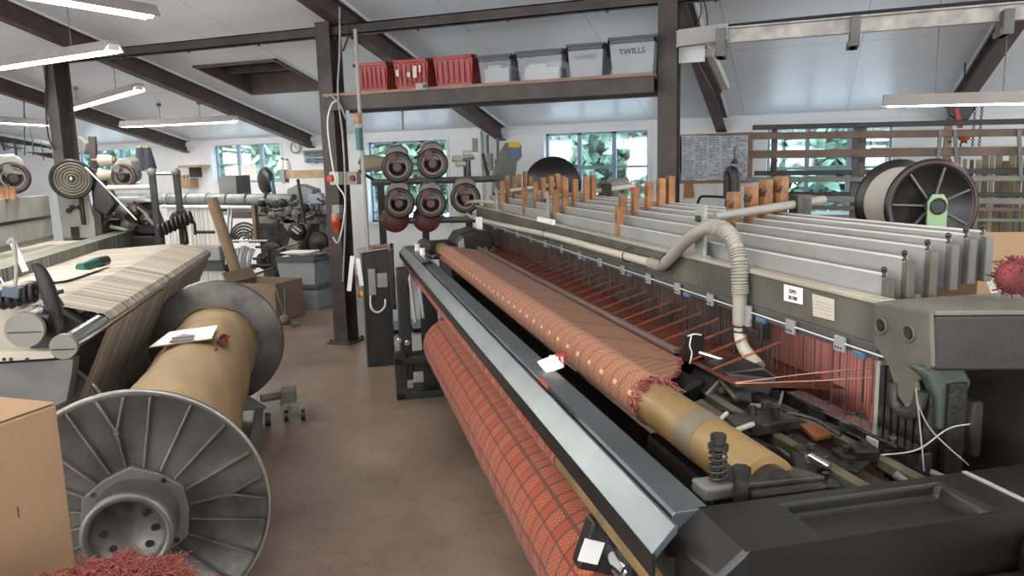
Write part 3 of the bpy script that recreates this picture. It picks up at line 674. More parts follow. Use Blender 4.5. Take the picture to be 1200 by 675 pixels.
# healds: thousands of wires, uncountable
m = MB(); rnd = random.Random(3)
for row, u in enumerate((1.372, 1.40, 1.44, 1.50, 1.57)):
    v = u/.63
    while v < 7.2:
        v += rnd.uniform(.008, .017); a = rnd.uniform(-.004, .004); w_ = .0016
        z0 = .93 if row < 3 else .80
        m.add([(u-w_, v-w_, 1.18), (u+w_, v, 1.18), (u-w_, v+w_, 1.18), (u-w_+a, v-w_, z0), (u+w_+a, v, z0), (u-w_+a, v+w_, z0)], [(0, 1, 4, 3), (1, 2, 5, 4), (2, 0, 3, 5)])
part(loom, 'heald_wires', m, HEALD, kind='stuff')
m = MB(); v = 1.70
while v < 2.25:
    v += rnd.uniform(.016, .045); u = rnd.choice((1.38, 1.42, 1.5)); w_ = .0015; z0 = rnd.uniform(.84, 1.0)
    m.add([(u-w_, v-w_, 1.18), (u+w_, v, 1.18), (u-w_, v+w_, 1.18), (u-w_, v-w_, z0), (u+w_, v, z0), (u-w_, v+w_, z0)], [(0, 1, 4, 3), (1, 2, 5, 4), (2, 0, 3, 5)])
part(loom, 'spare_heald_wires', m, HEALD, kind='stuff')
m = MB(); m.add([(1.62, 1.7, 1.12), (1.62, 7.2, 1.12), (1.62, 7.2, .7), (1.62, 1.98, .7), (1.62, 1.7, .85)], [(0, 1, 2, 3, 4)]); part(loom, 'heald_shade_sheet', m, WARPD)  # dark sheet standing in for the shade behind the heald rows
m = MB(); m.prism([(1.57, 1.6, 1.14), (1.57, 2.56, 1.14), (1.57, 2.56, .80), (1.57, 1.6, .80)], (.01, 0, 0)); part(loom, 'warp_behind_healds', m, WARPP)
m = MB(); m.box(1.36, 1.62, 1.66, 7.2, .76, .80); part(loom, 'heald_base', m, BLACKM)
m = MB(); 
for k in range(7):
    m.tube([(1.14, 2.02-k*.002, .992), (1.34, 1.92-k*.006-.02*(k > 3), 1.03+.0025*k-.02*(k > 3)), (1.58, 1.76-k*.008, 1.075+.003*k-.03*(k > 3))], .0014, n=5)
part(loom, 'selvedge_threads', m, mat('pale_pink_thread', (.75, .45, .38), .8), kind='stuff')
# ---- the heald casing beam
BV0, BV1 = 1.66, 7.4
m = MB(); m.prism([(u, BV0, z) for u, z in ((1.35, 1.283), (1.35, 1.172), (1.385, 1.172), (1.385, 1.283))], (0, BV1-BV0, 0)); beam = part(loom, 'top_beam', m, CAST, .002)
m = MB(); m.prism([(u, BV0, z) for u, z in ((1.342, 1.290), (1.342, 1.277), (1.39, 1.277), (1.39, 1.290))], (0, BV1-BV0, 0)); part(beam, 'top_lip', m, mat('worn_pale_edge', (.58, .54, .44), .45, .2, var=.15), .002)
m = MB(); m.box(1.345, 1.375, BV0, BV1, 1.13, 1.172); part(loom, 'lower_channel', m, mat('channel_grey', (.13, .125, .12), .5, .3), .003)
m = MB(); m.cyl((1.333, 1.6, 1.150), (1.333, 6.9, 1.150), .0028, n=8); part(loom, 'guide_wire', m, LIP)
vs = [toL(hit(x, y, LX*1.335, LX)).y for x, y in ((1000, 405), (940, 388), (880, 360), (808, 341), (752, 323), (708, 309), (675, 298))]
v = 1.80; k = 0
while v < 6.9:
    m = MB(); m.box(1.328, 1.338, v-.022, v+.022, 1.125, 1.168)
    for q in (-.012, 0, .012): m.cyl((1.328, v+q, 1.136), (1.3265, v+q, 1.136), .003, n=8, mi=1)
    part(loom, 'wire_clip', m, [ALUW, INK], .002)
    if k % 2 == 0:
        m = MB(); m.box(1.330, 1.345, v-.10, v-.055, 1.125, 1.143); part(loom, 'blue_clip', m, BLUEP, .003, label='small blue clip')
    v += .235+.03*k*.5; k += 1
for v in (2.33, 2.28):
    m = MB(); m.box(1.325, 1.34, v-.012, v+.012, 1.085, 1.17); part(loom, 'hook_plate', m, GREY, .003)
# labels on the beam
t1 = [qu(x, y, 1.348) for x, y in ((919, 333), (941, 338), (941, 357), (919, 352))]
m = MB(); m.prism(t1, (-.001, 0, 0)); part(loom, 'handwritten_label', m, PAPER)
def ctr(q): return sum(q, Vector())/len(q)
text(loom, 'label_writing', '25M=', .018, ctr(t1)+Vector((-.0025, 0, .008)), (0, -1, 0), (0, 0, 1), INK)
text(loom, 'label_writing', '28.70B', .017, ctr(t1)+Vector((-.0025, 0, -.012)), (0, -1, 0), (0, 0, 1), INK)
t2 = [qu(x, y, 1.348) for x, y in ((952, 344), (978, 351), (978, 376), (953, 370))]
m = MB(); m.prism(t2, (-.001, 0, 0)); part(loom, 'faded_label', m, CREAM)
m = MB(); 
for k in range(4): m.box(1.3455, 1.3465, t2[1].y+.008, t2[0].y-.008, ctr(t2).z-.018+k*.010, ctr(t2).z-.016+k*.010)
part(loom, 'faded_print', m, mat('pink_ink', (.62, .45, .42), .8))
t3 = [qu(x, y, 1.34) for x, y in ((632, 266), (650, 268), (648, 275), (630, 273))]
m = MB(); m.box(1.325, 1.345, t3[1].y, t3[0].y, 1.283, 1.315); part(loom, 'paper_tag', m, PAPER)
# white pipe along the beam and the ribbed hose
PU = 1.318
def pp(x, y, u=PU): return qu(x, y, u)
pth = [pp(572, 238)+Vector((.10, .1, 0)), pp(556, 236), pp(545, 240), pp(547, 250), pp(565, 258), pp(640, 275), pp(700, 291), pp(755, 306), pp(768, 309)]
m = MB(); m.tube(pth, .0185, n=14); part(loom, 'white_pipe', m, CREAM)
hp = [pp(762, 308), pp(775, 311), pp(788, 300), pp(803, 284), pp(822, 270), pp(840, 267), pp(855, 275), pp(863, 292), pp(867, 316), pp(867, 345), pp(867, 380)]
m = MB(); m.tube(hp, .024, n=18); hose = part(loom, 'flexible_hose', m, HOSE)
hq = [pp(838, 266.5), pp(848, 269), pp(857, 278), pp(863, 292), pp(866, 305), pp(867, 320), pp(867.5, 335), pp(868, 346)]
m = MB()
P_ = []
for i in range(len(hq)-1):
    for k in range(4):
        t_ = k/4; p1, p2 = hq[i], hq[i+1]; P_.append((p1.lerp(p2, t_), (p2-p1)))
for p, d in P_: m.torus(p, d, .026, .0042, n=20, m=6)
part(hose, 'hose_rib', m, HOSE)
m = MB(); m.tube([pp(867, 372), pp(867, 392), pp(872, 408), pp(884, 424), pp(889, 430)], lambda t_: .019+.004*t_, n=16); part(loom, 'hose_nozzle', m, CREAM)
for y in (382, 388): 
    m = MB(); m.torus(pp(867, y), (0, 0, 1), .0235, .003, n=20); part(loom, 'hose_clamp', m, BLACK)
m = MB(); a = pp(884, 386); m.box(1.318, 1.35, pp(884, 386).y-.02, pp(868, 386).y, 1.075, 1.10); m.box(1.325, 1.36, pp(884, 386).y-.03, pp(884, 386).y+.01, 1.07, 1.13); part(loom, 'hose_bracket', m, BLACKM, .004)
for (x, y) in ((640, 275), (735, 300), (779, 308)):
    p = pp(x, y); m = MB(); m.torus(p+Vector((.012, 0, .004)), (0, 1, .2), .036, .0022, n=20, m=5); part(loom, 'black_cable_tie', m, BLACK)
# beam brackets and the cross bars over the heald frames
for (v, zt_, bx) in ((2.68, 1.492, (963, 234)), (4.86, 1.482, (672, 192)), (6.48, 1.476, (640, 216))):
    m = MB(); m.box(1.352, 1.366, v-.038, v+.040, 1.285, zt_); m.box(1.345, 1.38, v-.045, v+.045, 1.285, 1.298); br = part(loom, 'upright_bracket', m, mat('pale_green_grey', (.40, .42, .38), .5, .1), .004)
    m = MB(); m.cyl((1.35, v, zt_-.055), (1.338, v, zt_-.055), .014, n=6); part(br, 'bolt', m, OILY)
    m = MB(); m.cyl(*((qv(838, 254, v-.05), qv(966, 234, v-.05)) if v < 3 else ((1.36, v, zt_-.04), (1.98, v+.02, zt_+.02))), .0165 if v < 3 else .0155, n=16); cb = part(loom, 'cross_bar', m, GREY if v < 3 else CREAM)
    m = MB(); bb_ = qv(938, 240, v-.05) if v < 3 else Vector((1.77, v, zt_)); m.box(bb_.x-.03, bb_.x+.03, bb_.y-.03, bb_.y+.035, bb_.z-.055, bb_.z+.04); part(cb, 'clamp_block', m, OILY, .005)
# ---- heald frames: six boards with their wooden clamps
FU = [1.398, 1.458, 1.528, 1.592, 1.647, 1.70]; FZ = [1.346, 1.387, 1.4115, 1.427, 1.440, 1.446]
frames = []
for k, (u, z) in enumerate(zip(FU, FZ)):
    v0 = 1.715
    m = MB(); m.box(u, u+.010, v0+.01, 7.25, z-.13, z); f_ = part(loom, 'heald_frame', m, ALUW, .001); frames.append(f_)
    m = MB(); m.box(u-.002, u+.012, v0+.01, 7.25, z-.003, z+.001); part(f_, 'frame_edge', m, LIP)
    m = MB(); m.box(u-.003, u+.022, v0-.012, v0+.012, z-.135, z-.012); part(f_, 'end_post', m, CAST if k < 3 else GREYD, .003)
    m = MB(); m.cyl((u+.004, v0+.012, z-.01), (u+.004, v0+.012, z+.010), .0055, n=10); m.ball((u+.004, v0+.012, z+.012), .008, 10, 6); part(f_, 'end_screw', m, BLACK)
m = MB(); m.box(1.48, 1.50, 2.2, 2.5, FZ[1]-.06, FZ[1]-.02); 
lb = MB(); q = [qu(x, y, FU[0]-.001) for x, y in ((908, 308), (958, 318), (958, 330), (908, 321))]
lb.box(FU[0]-.0008, FU[0], q[1].y, q[0].y, FZ[0]-.055, FZ[0]-.053); lb.box(FU[0]-.0008, FU[0], q[1].y, q[0].y, FZ[0]-.087, FZ[0]-.085); part(frames[0], 'pencil_mark', lb, mat('faint_red', (.5, .25, .2), .8))
for fi, (a_, b_) in ((1, (925, 955)), (2, (960, 1000)), (2, (925, 945))):
    q0, q1 = qu(a_, 300, FU[fi]), qu(b_, 300, FU[fi]); lb = MB(); lb.box(FU[fi]-.001, FU[fi], q1.y, q0.y, FZ[fi]-.05, FZ[fi]-.015); part(frames[fi], 'dull_patch', lb, GREY)
def wooden(k, x, y, w_=.052, drop=.16, scr=False, red=False):
    u = FU[k]-.012; p = qu(x, y, u); m = MB(); h_ = p.z-(FZ[k]-.07) if k else p.z-(FZ[0]-.11)
    z0 = FZ[k]-.07 if k else FZ[0]-.10
    # a tapering wooden clamp sat over the frame, notch at the foot
    a = w_/2
    m.prism([(u, p.y-a, z0), (u, p.y+a*.9, z0), (u, p.y+a, p.z), (u, p.y-a, p.z)], (.034, 0, 0))
    o = part(frames[k], 'wooden_clamp', m, WOOD, .003)
    if scr:
        text(frames[k], 'clamp_writing', scr, .042, (u-.0015, p.y, p.z-.05), (0, -1, 0), (0, 0, 1), INK, shear=.3)
    if red:
        m = MB(); m.box(u-.001, u+.035, p.y-a-.001, p.y+a+.001, p.z-.012, p.z+.001); part(frames[k], 'red_mark', m, REDB)
wooden(2, 855, 225, .055, scr='Guf'); wooden(3, 876, 218, .055, scr='Guf'); wooden(4, 893, 211, .055, scr='Guf'); wooden(5, 911, 207, .055, scr='Guf')
for k, (x, y) in enumerate(((722, 242), (726, 228), (741, 220), (757, 213.5), (771, 209), (782, 206))): wooden(k, x, y, .048, scr='L' if k in (0, 3, 4) else False, red=(k == 2))
for k, (x, y) in enumerate(((648, 222), (659, 208), (671, 210), (684, 207), (692, 204.5))): wooden(k, x, y, .045)
for k, (x, y) in enumerate(((612, 219), (625, 213), (634, 208), (643, 206), (651, 203.5), (657, 206))): wooden(k, x, y, .045)
for k, (x, y) in enumerate(((586, 212), (592, 206), (600, 207), (606, 204), (613, 201), (619, 207))): wooden(k, x, y, .045)
# ---- end casting at the right
m = MB(); top = [(1.335, 1.66, 1.287), (1.335, 1.47, 1.297), (1.62, 1.36, 1.30), (2.0, 1.36, 1.30), (2.0, 1.66, 1.285), (1.40, 1.66, 1.290)]
m.prism(top, (0, 0, -.012)); part(loom, 'casting_top', m, mat('lighter_top_grey', (.22, .205, .17), .5, .2, var=.25, bump=.1), .003)  # top plate coloured lighter than the casting body
DBC = mat('dark_brown_casting', (.045, .040, .035), .45, .2, var=.35, bump=.15)
m = MB(); m.prism([Vector(p)-Vector((0, 0, .0125)) for p in top], (0, 0, -.13)); part(loom, 'end_casting', m, DBC, .006)
m = MB(); m.prism([(1.56, 1.352, 1.157), (2.0, 1.352, 1.157), (2.0, 1.62, 1.157), (1.56, 1.62, 1.157)], (0, 0, -.55)); part(loom, 'end_cover', m, DBC, .01)
# cheek plate with two bored holes
cp = [(1.66, 1.285), (1.47, 1.296), (1.455, 1.17), (1.50, 1.12), (1.485, 1.06), (1.52, 1.04), (1.56, 1.07), (1.60, 1.14), (1.655, 1.18)]
m = MB(); m.prism([(1.322, v, z) for v, z in cp], (.012, 0, 0)); ck = part(loom, 'cheek_plate', m, CAST, .004)
for v in (1.628, 1.532):
    m = MB(); m.torus((1.321, v, 1.232), (1, 0, 0), .019, .004, n=24); m.cyl((1.3205, v, 1.232), (1.330, v, 1.232), .019, n=24, mi=1); m.cyl((1.317, v, 1.230), (1.33, v, 1.230), .012, n=6, mi=2); part(ck, 'bored_hole', m, [CAST, BLACKM, OILY], 0)
m = MB(); m.tube([(1.325, 1.575, 1.10), (1.325, 1.57, 1.055), (1.325, 1.54, 1.035), (1.325, 1.50, 1.05), (1.33, 1.49, 1.10)], .016, n=10); part(ck, 'lifting_hook', m, OILY)
# ribbed guide, green casting, hanging parts below the casting
for k in range(7):
    v = 1.645-k*.026; m = MB(); m.box(1.345, 1.38, v-.009, v+.009, .84, 1.12); part(loom, 'guide_rib', m, BLACKM, .003)
m = MB(); m.box(1.38, 1.43, 1.46, 1.66, .80, 1.12); part(loom, 'guide_back', m, BLACKM)
m = MB(); m.box(1.35, 1.37, 1.66, 1.675, .85, 1.16); part(loom, 'guide_edge', m, GREY, .002)
g = [qv(x, y, 1.47) for x, y in ((1070, 430), (1128, 427), (1140, 448), (1130, 470), (1122, 478), (1121, 505), (1100, 505), (1099, 470), (1088, 446))]
m = MB(); m.prism(g, (0, .03, 0)); part(loom, 'green_casting', m, GREEN, .008)
g = [qv(x, y, 1.54) for x, y in ((1142, 472), (1152, 470), (1159, 486), (1157, 536), (1141, 536), (1137, 500))]
m = MB(); m.prism(g, (0, .05, 0)); part(loom, 'pale_lever', m, mat('dusty_brown', (.11, .10, .085), .6), .006)
g = [qv(x, y, 1.56) for x, y in ((1158, 440), (1172, 440), (1172, 560), (1158, 560))]
m = MB(); m.prism(g, (0, .05, 0)); part(loom, 'side_post', m, OILY, .004)
m = MB(); m.cyl((1.62, 1.36, 1.02), (1.62, 1.33, 1.02), .06); m.cyl((1.62, 1.33, 1.02), (1.62, 1.31, 1.02), .03); part(loom, 'shaft_end', m, BLACKM, .004)
m = MB(); m.box(1.60, 2.0, 1.38, 1.70, .5, 1.05); part(loom, 'end_frame_body', m, BLACKM, .01)
for pts in (((1073, 455), (1077, 490), (1083, 552)), ((1074, 470), (1092, 505), (1135, 545)), ((1033, 533), (1075, 527), (1110, 503), (1136, 497))):
    m = MB(); m.tube([qv(x, y, 1.34) for x, y in pts], .0017, n=8); part(loom, 'white_cable', m, GREY)
# ---- slay, shafts and levers in the open end
for (u0, u1, z0, z1, mt, v0_) in ((1.06, 1.09, .93, .955, OLIVE, 1.30), (1.13, 1.17, .90, .93, OILY, 1.30), (1.22, 1.25, .92, .945, OLIVE, 1.30), (1.30, 1.335, .90, .96, OILY, 1.45)):
    m = MB(); m.box(u0, u1, v0_, 2.05 if u0 < 1.3 else 6.9, z0, z1); part(loom, 'slay_rail', m, mt, .003)
m = MB(); m.cyl((1.00, 1.3, .89), (1.00, 2.2, .89), .045); m.cyl((1.00, 1.62, .89), (1.00, 1.72, .89), .062); part(loom, 'main_shaft', m, OILY, .004)
m = MB(); m.cyl((1.19, 1.30, .87), (1.19, 2.1, .87), .022); part(loom, 'rocker_shaft', m, CHROME)
m = MB(); m.box(1.27, 1.32, 1.45, 1.95, .965, .972); part(loom, 'bright_strip', m, CHROME)
m = MB(); m.box(.93, 1.34, 1.28, 2.2, .60, .80); part(loom, 'gear_case', m, BLACKM, .02)
m = MB(); q = qz(1022, 520, .96); m.box(q.x-.003, q.x+.003, q.y-.02, q.y+.02, .945, .975); part(loom, 'wire_clip', m, ALUW, .003)
# temple block
m = MB(); m.box(1.105, 1.185, 2.30, 2.315, .99, 1.085); part(loom, 'temple_plate', m, BLACK, .004)
m = MB(); a = [(1.09, 2.28, .93), (1.17, 2.28, 1.0), (1.26, 2.22, 1.02), (1.30, 2.20, .99), (1.31, 2.2, .93), (1.26, 2.2, .90), (1.12, 2.24, .89)]
m.prism(a, (0, -.16, 0)); part(loom, 'temple_body', m, BLACK, .008)
m = MB(); m.cyl((1.16, 2.29, 1.02), (1.26, 2.19, .99), .009, n=10); part(loom, 'temple_pin', m, CHROME)
for (u, z) in ((1.16, .985), (1.20, 1.0), (1.26, 1.0), (1.245, .965), (1.285, .96)):
    m = MB(); m.cyl((u, 2.12, z), (u, 2.113, z), .008, n=8); part(loom, 'temple_screw', m, OILY)
m = MB(); m.prism([(1.02, 2.36, .955), (1.10, 2.36, .965), (1.12, 2.16, .965), (1.03, 2.14, .945)], (0, 0, -.06)); part(loom, 'temple_foot', m, BLACK, .01)
m = MB(); m.tube([(1.135, 2.298, 1.08), (1.128, 2.296, 1.045), (1.136, 2.296, 1.02), (1.126, 2.29, .985)], .0022, n=6); m.tube([(1.12, 2.297, 1.078), (1.145, 2.297, 1.083), (1.17, 2.297, 1.078)], .0022, n=6); part(loom, 'white_thread', m, PAPER)
# pickup levers
m = MB(); m.tube([qz(828, 506, .99), qz(852, 484, 1.02)], .006, n=8, smooth_path=False); m.tube([qz(828, 506, .99), qz(842, 512, .99), qz(874, 500, 1.0), qz(882, 497, 1.0)], .007, n=8, smooth_path=False); part(loom, 'feeler_lever', m, GREY)
m = MB(); m.prism([qz(x, y, .985) for x, y in ((848, 486), (900, 478), (925, 484), (938, 490), (900, 497), (862, 500))], (0, 0, -.03)); part(loom, 'lever_arm', m, OILY, .005)
for x, y in ((881, 479), (897, 474), (908, 480)):
    p = qz(x, y, 1.0); m = MB(); m.cyl(p-Vector((0, 0, .02)), p+Vector((0, 0, .008)), .012, n=6); part(loom, 'lever_bolt', m, OILY)
p = qz(885, 502, .985); m = MB(); m.cyl(p-Vector((0, .015, 0)), p+Vector((0, .015, 0)), .016); part(loom, 'lever_pivot', m, BLACK)
m = MB(); m.tube([qz(924, 484, .98), qz(955, 492, .98), qz(985, 510, .97)], .006, n=8); part(loom, 'link_rod', m, OILY)
m = MB(); m.prism([qz(x, y, .955) for x, y in ((936, 496), (958, 495), (975, 508), (955, 512))], (0, 0, -.012)); part(loom, 'copper_plate', m, mat('copper', (.38, .15, .06), .5, .4), .002)
m = MB(); m.prism([qz(x, y, .95) for x, y in ((925, 525), (960, 520), (975, 545), (935, 560))], (0, 0, -.05)); part(loom, 'cam_block', m, BLACKM, .01)
m = MB(); m.cyl(qz(950, 535, .97), qz(972, 548, .96), .010); part(loom, 'cam_pin', m, CHROME)
rk_ = random.Random(5)
for k in range(30):
    u, v = rk_.uniform(1.0, 1.34), rk_.uniform(1.30, 2.1); z = rk_.uniform(.88, .97); d = Vector((rk_.uniform(-.06, .06), rk_.uniform(-.14, .14), rk_.uniform(-.02, .02)))
    m = MB(); m.cyl((u, v, z), Vector((u, v, z))+d, rk_.uniform(.004, .011), n=8); part(loom, 'linkage_rod', m, rk_.choice([OILY, OILY, BLACKM, GREYD, OLIVE]))
for k in range(16):
    u, v = rk_.uniform(1.02, 1.33), rk_.uniform(1.32, 2.1); z = rk_.uniform(.93, .97); m = MB(); m.obox((u, v, z-.02), (rk_.uniform(.03, .08), rk_.uniform(.03, .10), .035), (0, 0, rk_.uniform(-.6, .6))); lk = part(loom, 'lever_block', m, rk_.choice([OILY, BLACKM, BLACKM]), .006)
    m = MB(); m.cyl((u, v, z), (u, v, z+.012), .009, n=6); part(lk, 'block_bolt', m, OILY)
# spring bolt and curved bearing plate
b = qz(841, 563, 1.0); m = MB(); m.cyl((b.x, b.y, .95), (b.x, b.y, 1.085), .009, n=10); m.cyl((b.x, b.y, 1.085), (b.x, b.y, 1.10), .016, n=6); m.cyl((b.x, b.y, 1.07), (b.x, b.y, 1.078), .021); sb = part(loom, 'spring_bolt', m, BLACKM)
m = MB(); m.tube([(b.x+.018*cos(k*.7), b.y+.018*sin(k*.7), 1.0+k*.0015) for k in range(48)], .0026, n=6, smooth_path=False); part(sb, 'spring', m, OILY)
m = MB(); m.obox((b.x, b.y, .985), (.09, .06, .03)); part(loom, 'spring_seat', m, GREYD, .006)
b2 = qz(868, 572, 1.0); m = MB(); m.cyl((b2.x, b2.y, .95), (b2.x, b2.y, 1.03), .015, n=12); m.cyl((b2.x, b2.y, 1.03), (b2.x, b2.y, 1.045), .019, n=6); part(loom, 'bearing_bolt', m, BLACKM)
arc = []
cc = qz(882, 556, 1.0)
for k in range(13):
    an = radians(15+k*13); arc.append((cc.x+.085*cos(an), cc.y+.012+.085*sin(an)*1.0, 1.006))
m = MB(); m.prism([(cc.x-.05, cc.y-.05, 1.006)]+[Vector(p) for p in [(cc.x+.13, cc.y-.06, 1.006)]+arc], (0, 0, -.012)); part(loom, 'bearing_plate', m, OILY, .003)
m = MB(); m.prism([(cc.x-.04, cc.y-.07, .994), (cc.x+.13, cc.y-.07, .994), (cc.x+.10, cc.y+.07, .994), (cc.x, cc.y+.10, .994), (cc.x-.07, cc.y+.05, .994)], (0, 0, -.12)); part(loom, 'bearing_block', m, BLACKM, .01)
for dx, dy in ((.05, .03), (.07, 0)):
    m = MB(); m.cyl((cc.x+dx, cc.y+dy, 1.006), (cc.x+dx, cc.y+dy, 1.014), .008, n=6); part(loom, 'plate_screw', m, BLACK)
# far end head of the loom
h = [(.93, .98), (.92, 1.06), (.97, 1.13), (1.10, 1.16), (1.22, 1.13), (1.26, 1.05), (1.24, .98)]
m = MB(); m.prism([(u, 6.05, z) for u, z in h], (0, .42, 0)); part(loom, 'weft_head_cover', m, BLACK, .03)
m = MB(); m.prism([(u, 6.04, z) for u, z in ((.94, 1.0), (.95, 1.06), (.99, 1.10), (1.0, 1.02))], (0, -.01, 0)); part(loom, 'head_side_plate', m, GREY, .003)
for k in range(9):
    m = MB(); u = 1.06+k*.022; z = .955+.02*(k % 3); m.cyl((u, 5.99, z), (u, 6.05, z+.012), .011, n=8); m.box(u-.004, u+.004, 5.98, 6.02, z-.03, z+.01); part(loom, 'weft_finger', m, ALU if k % 2 else OLIVE)
m = MB(); m.box(1.15, 1.20, 6.3, 6.34, 1.10, 1.24); part(loom, 'paper_card', m, PAPER)
m = MB(); m.box(.68, .95, 6.33, 6.5, .90, 1.05); part(loom, 'roller_end_box', m, BLACKM, .015)
m = MB(); m.box(.95, 1.9, 6.45, 7.3, .1, .98); part(loom, 'far_gear_case', m, BLACKM, .02)
m = MB(); m.cyl((.70, 6.22, 1.03), (.70, 6.34, 1.03), .05); part(loom, 'far_bearing', m, OILY, .004)

# ---------------------------------------------------------------- the cloth
m = MB(); m.cyl((.85, 1.94, .98), (.85, 5.95, .98), .068, n=48, caps=True, uv=True)
cl = single('woven_cloth', 'salmon and brown damask cloth stretched from the fell over the loom roller', 'cloth', 'L', m, ROLLERM)
m = MB(); n_ = 24; vs, fs, us = [], [], []
for i in range(n_+1):
    t_ = i/n_; u = .875+(1.10-.875)*t_; z = 1.0435+(1.001-1.0435)*t_
    vs += [(u, 1.97+.36*t_**1.5*1.0, z), (u, 6.0, z)]
for i in range(n_):
    fs.append((2*i, 2*i+1, 2*i+3, 2*i+2)); us.append([(vs[2*i][1], vs[2*i][0]), (6.0, vs[2*i][0]), (6.0, vs[2*i+2][0]), (vs[2*i+2][1], vs[2*i+2][0])])
m.add(vs, fs, True, 0, us); part(cl, 'fell_cloth', m, FELLM, label='brown and gold patterned cloth before the reed')
m = MB()
for k in range(260):
    an = rnd.uniform(0, 2*pi*.62)-.6; r = .068; v = 1.945+rnd.uniform(-.01, .03); p = Vector((.85+r*cos(an), v, .98+r*sin(an)))
    q = p+Vector((rnd.uniform(-.01, .014), -rnd.uniform(.012, .05), rnd.uniform(-.012, .012))); m.tube([p, (p+q)/2+Vector((0, 0, rnd.uniform(-.004, .008))), q], .0019, n=4, smooth_path=False, mi=k % 2)
part(cl, 'frayed_selvedge', m, [YARNR, YARNP], kind='stuff')
m = MB()
for k in range(160):
    t_ = k/160; u = .875+.225*t_; v = 1.97+.36*t_**1.5; z = 1.0435-.0425*t_
    m.tube([(u, v, z), (u+rnd.uniform(-.01, .01), v-rnd.uniform(.006, .02), z+rnd.uniform(-.004, .004))], .0014, n=4, smooth_path=False)
part(cl, 'edge_fringe', m, YARNR, kind='stuff')
m = MB(); m.cyl((.57, 1.90, .858), (.57, 6.3, .858), .0335, n=32, uv=True); part(cl, 'cloth_on_guide_roller', m, ROLLM)
# rolled cloth
RC = Vector((.685, 0, .50)); rr = .172
m = MB(); segs = 120; n_ = 56; va, vb_ = 1.72, 4.95; vs, fs, us = [], [], []
for i in range(segs+1):
    v = va+(vb_-va)*i/segs; r = rr*(1+.008*sin(v*41)+.006*sin(v*17+1)); r -= .012*max(0, 1-(v-va)/.05)+.012*max(0, 1-(vb_-v)/.05)
    for j in range(n_):
        an = 2*pi*j/n_; vs.append((RC.x+r*cos(an), v, RC.z+r*sin(an)))
for i in range(segs):
    for j in range(n_):
        k = (j+1) % n_; fs.append((i*n_+j, i*n_+k, (i+1)*n_+k, (i+1)*n_+j)); c0, c1 = rr*2*pi*j/n_, rr*2*pi*(j+1)/n_; y0, y1 = va+(vb_-va)*i/segs, va+(vb_-va)*(i+1)/segs
        us.append([(y0, c0), (y0, c1), (y1, c1), (y1, c0)])
m.add(vs, fs, True, 0, us); m.add(vs[:n_], [tuple(range(n_))]); m.add(vs[-n_:], [tuple(reversed(range(n_)))])
t = thing('cloth_roll', 'big roll of red plaid damask cloth below the breast beam of the loom', 'cloth roll', 'L', (.685, 3.3, .33))
part(t, 'rolled_cloth', m, ROLLM)
m = MB(); m.cyl((RC.x, va-.16, RC.z), (RC.x, va, RC.z), .05); m.cyl((RC.x, vb_, RC.z), (RC.x, vb_+.45, RC.z), .05); part(t, 'roll_core', m, CHROME)
m = MB(); m.cyl((RC.x, vb_+.05, RC.z), (RC.x, vb_+.12, RC.z), .13, .10, n=32); part(t, 'end_disc', m, OILY, .01)
# things lying on the breast beam
p = qz(650, 430, 1.002)
t = thing('stamp_block', 'small white label block with red knob lying on the middle of the breast beam', 'tool', 'L', (p.x, p.y, 1.002))
m = MB(); m.obox((p.x-.018, p.y-.015, 1.016), (.062, .072, .006), (radians(18), radians(-15), radians(5))); part(t, 'label_card', m, PAPER)
for k in range(3):
    m = MB(); m.obox((p.x-.004+k*.014, p.y+.02-k*.006, 1.02), (.008, .03, .03), (0, 0, .1)); part(t, 'clip_finger', m, LIP, .002)
m = MB(); m.cyl((p.x+.028, p.y+.02, 1.004), (p.x+.028, p.y+.02, 1.03), .016, .018); m.cyl((p.x+.028, p.y+.02, 1.03), (p.x+.028, p.y+.02, 1.036), .021); part(t, 'knob', m, REDB, .002)
a, b = qz(633, 444, 1.008), qz(671, 485, 1.006)
t = thing('screwdriver', 'screwdriver with red handle lying in the breast beam groove beside the label block', 'tool', 'L', a)
m = MB(); m.cyl(a, a.lerp(b, .3), .009, .007, n=10); part(t, 'handle', m, mat('worn_red', (.30, .07, .05), .5), .002); m = MB(); m.cyl(a.lerp(b, .3), b, .003, .004, n=8); part(t, 'shaft', m, BLACKM)
p = qz(501, 303, 1.002)
t = thing('scissors', 'black handled scissors near the far end of the breast beam', 'scissors', 'L', (p.x, p.y, 1.0))
p2 = qz(512, 300, 1.002)
for (q, c_) in ((qz(500, 308, 1.01), BLACK), (qz(511, 300, 1.01), mat('dark_blue_plastic', (.03, .04, .12), .4))):
    m = MB(); m.torus(q, (0, .2, 1), .028, .008, n=18); part(t, 'handle', m, c_)
m = MB(); m.bar(qz(500, 306, 1.008), qz(488, 292, 1.008), .014, .004); part(t, 'blade', m, CHROME); m = MB(); m.bar(qz(508, 302, 1.012), qz(491, 290, 1.012), .014, .004); part(t, 'blade', m, CHROME)
for k, (x, y) in enumerate(((489, 291), (495, 296))):
    p = qz(x, y, 1.02); m = MB(); m.cyl(p-Vector((0, 0, .02)), p+Vector((0, 0, .025)), .022, .018, n=16); m.cyl(p+Vector((0, 0, .025)), p+Vector((0, 0, .033)), .024, n=16)
    single('yarn_bobbin', ('small white yarn bobbin at the far tip of the breast beam', 'small white yarn bobbin next to the black scissors')[k], 'bobbin', 'L', m, PAPER, group='bobbins on the breast beam')
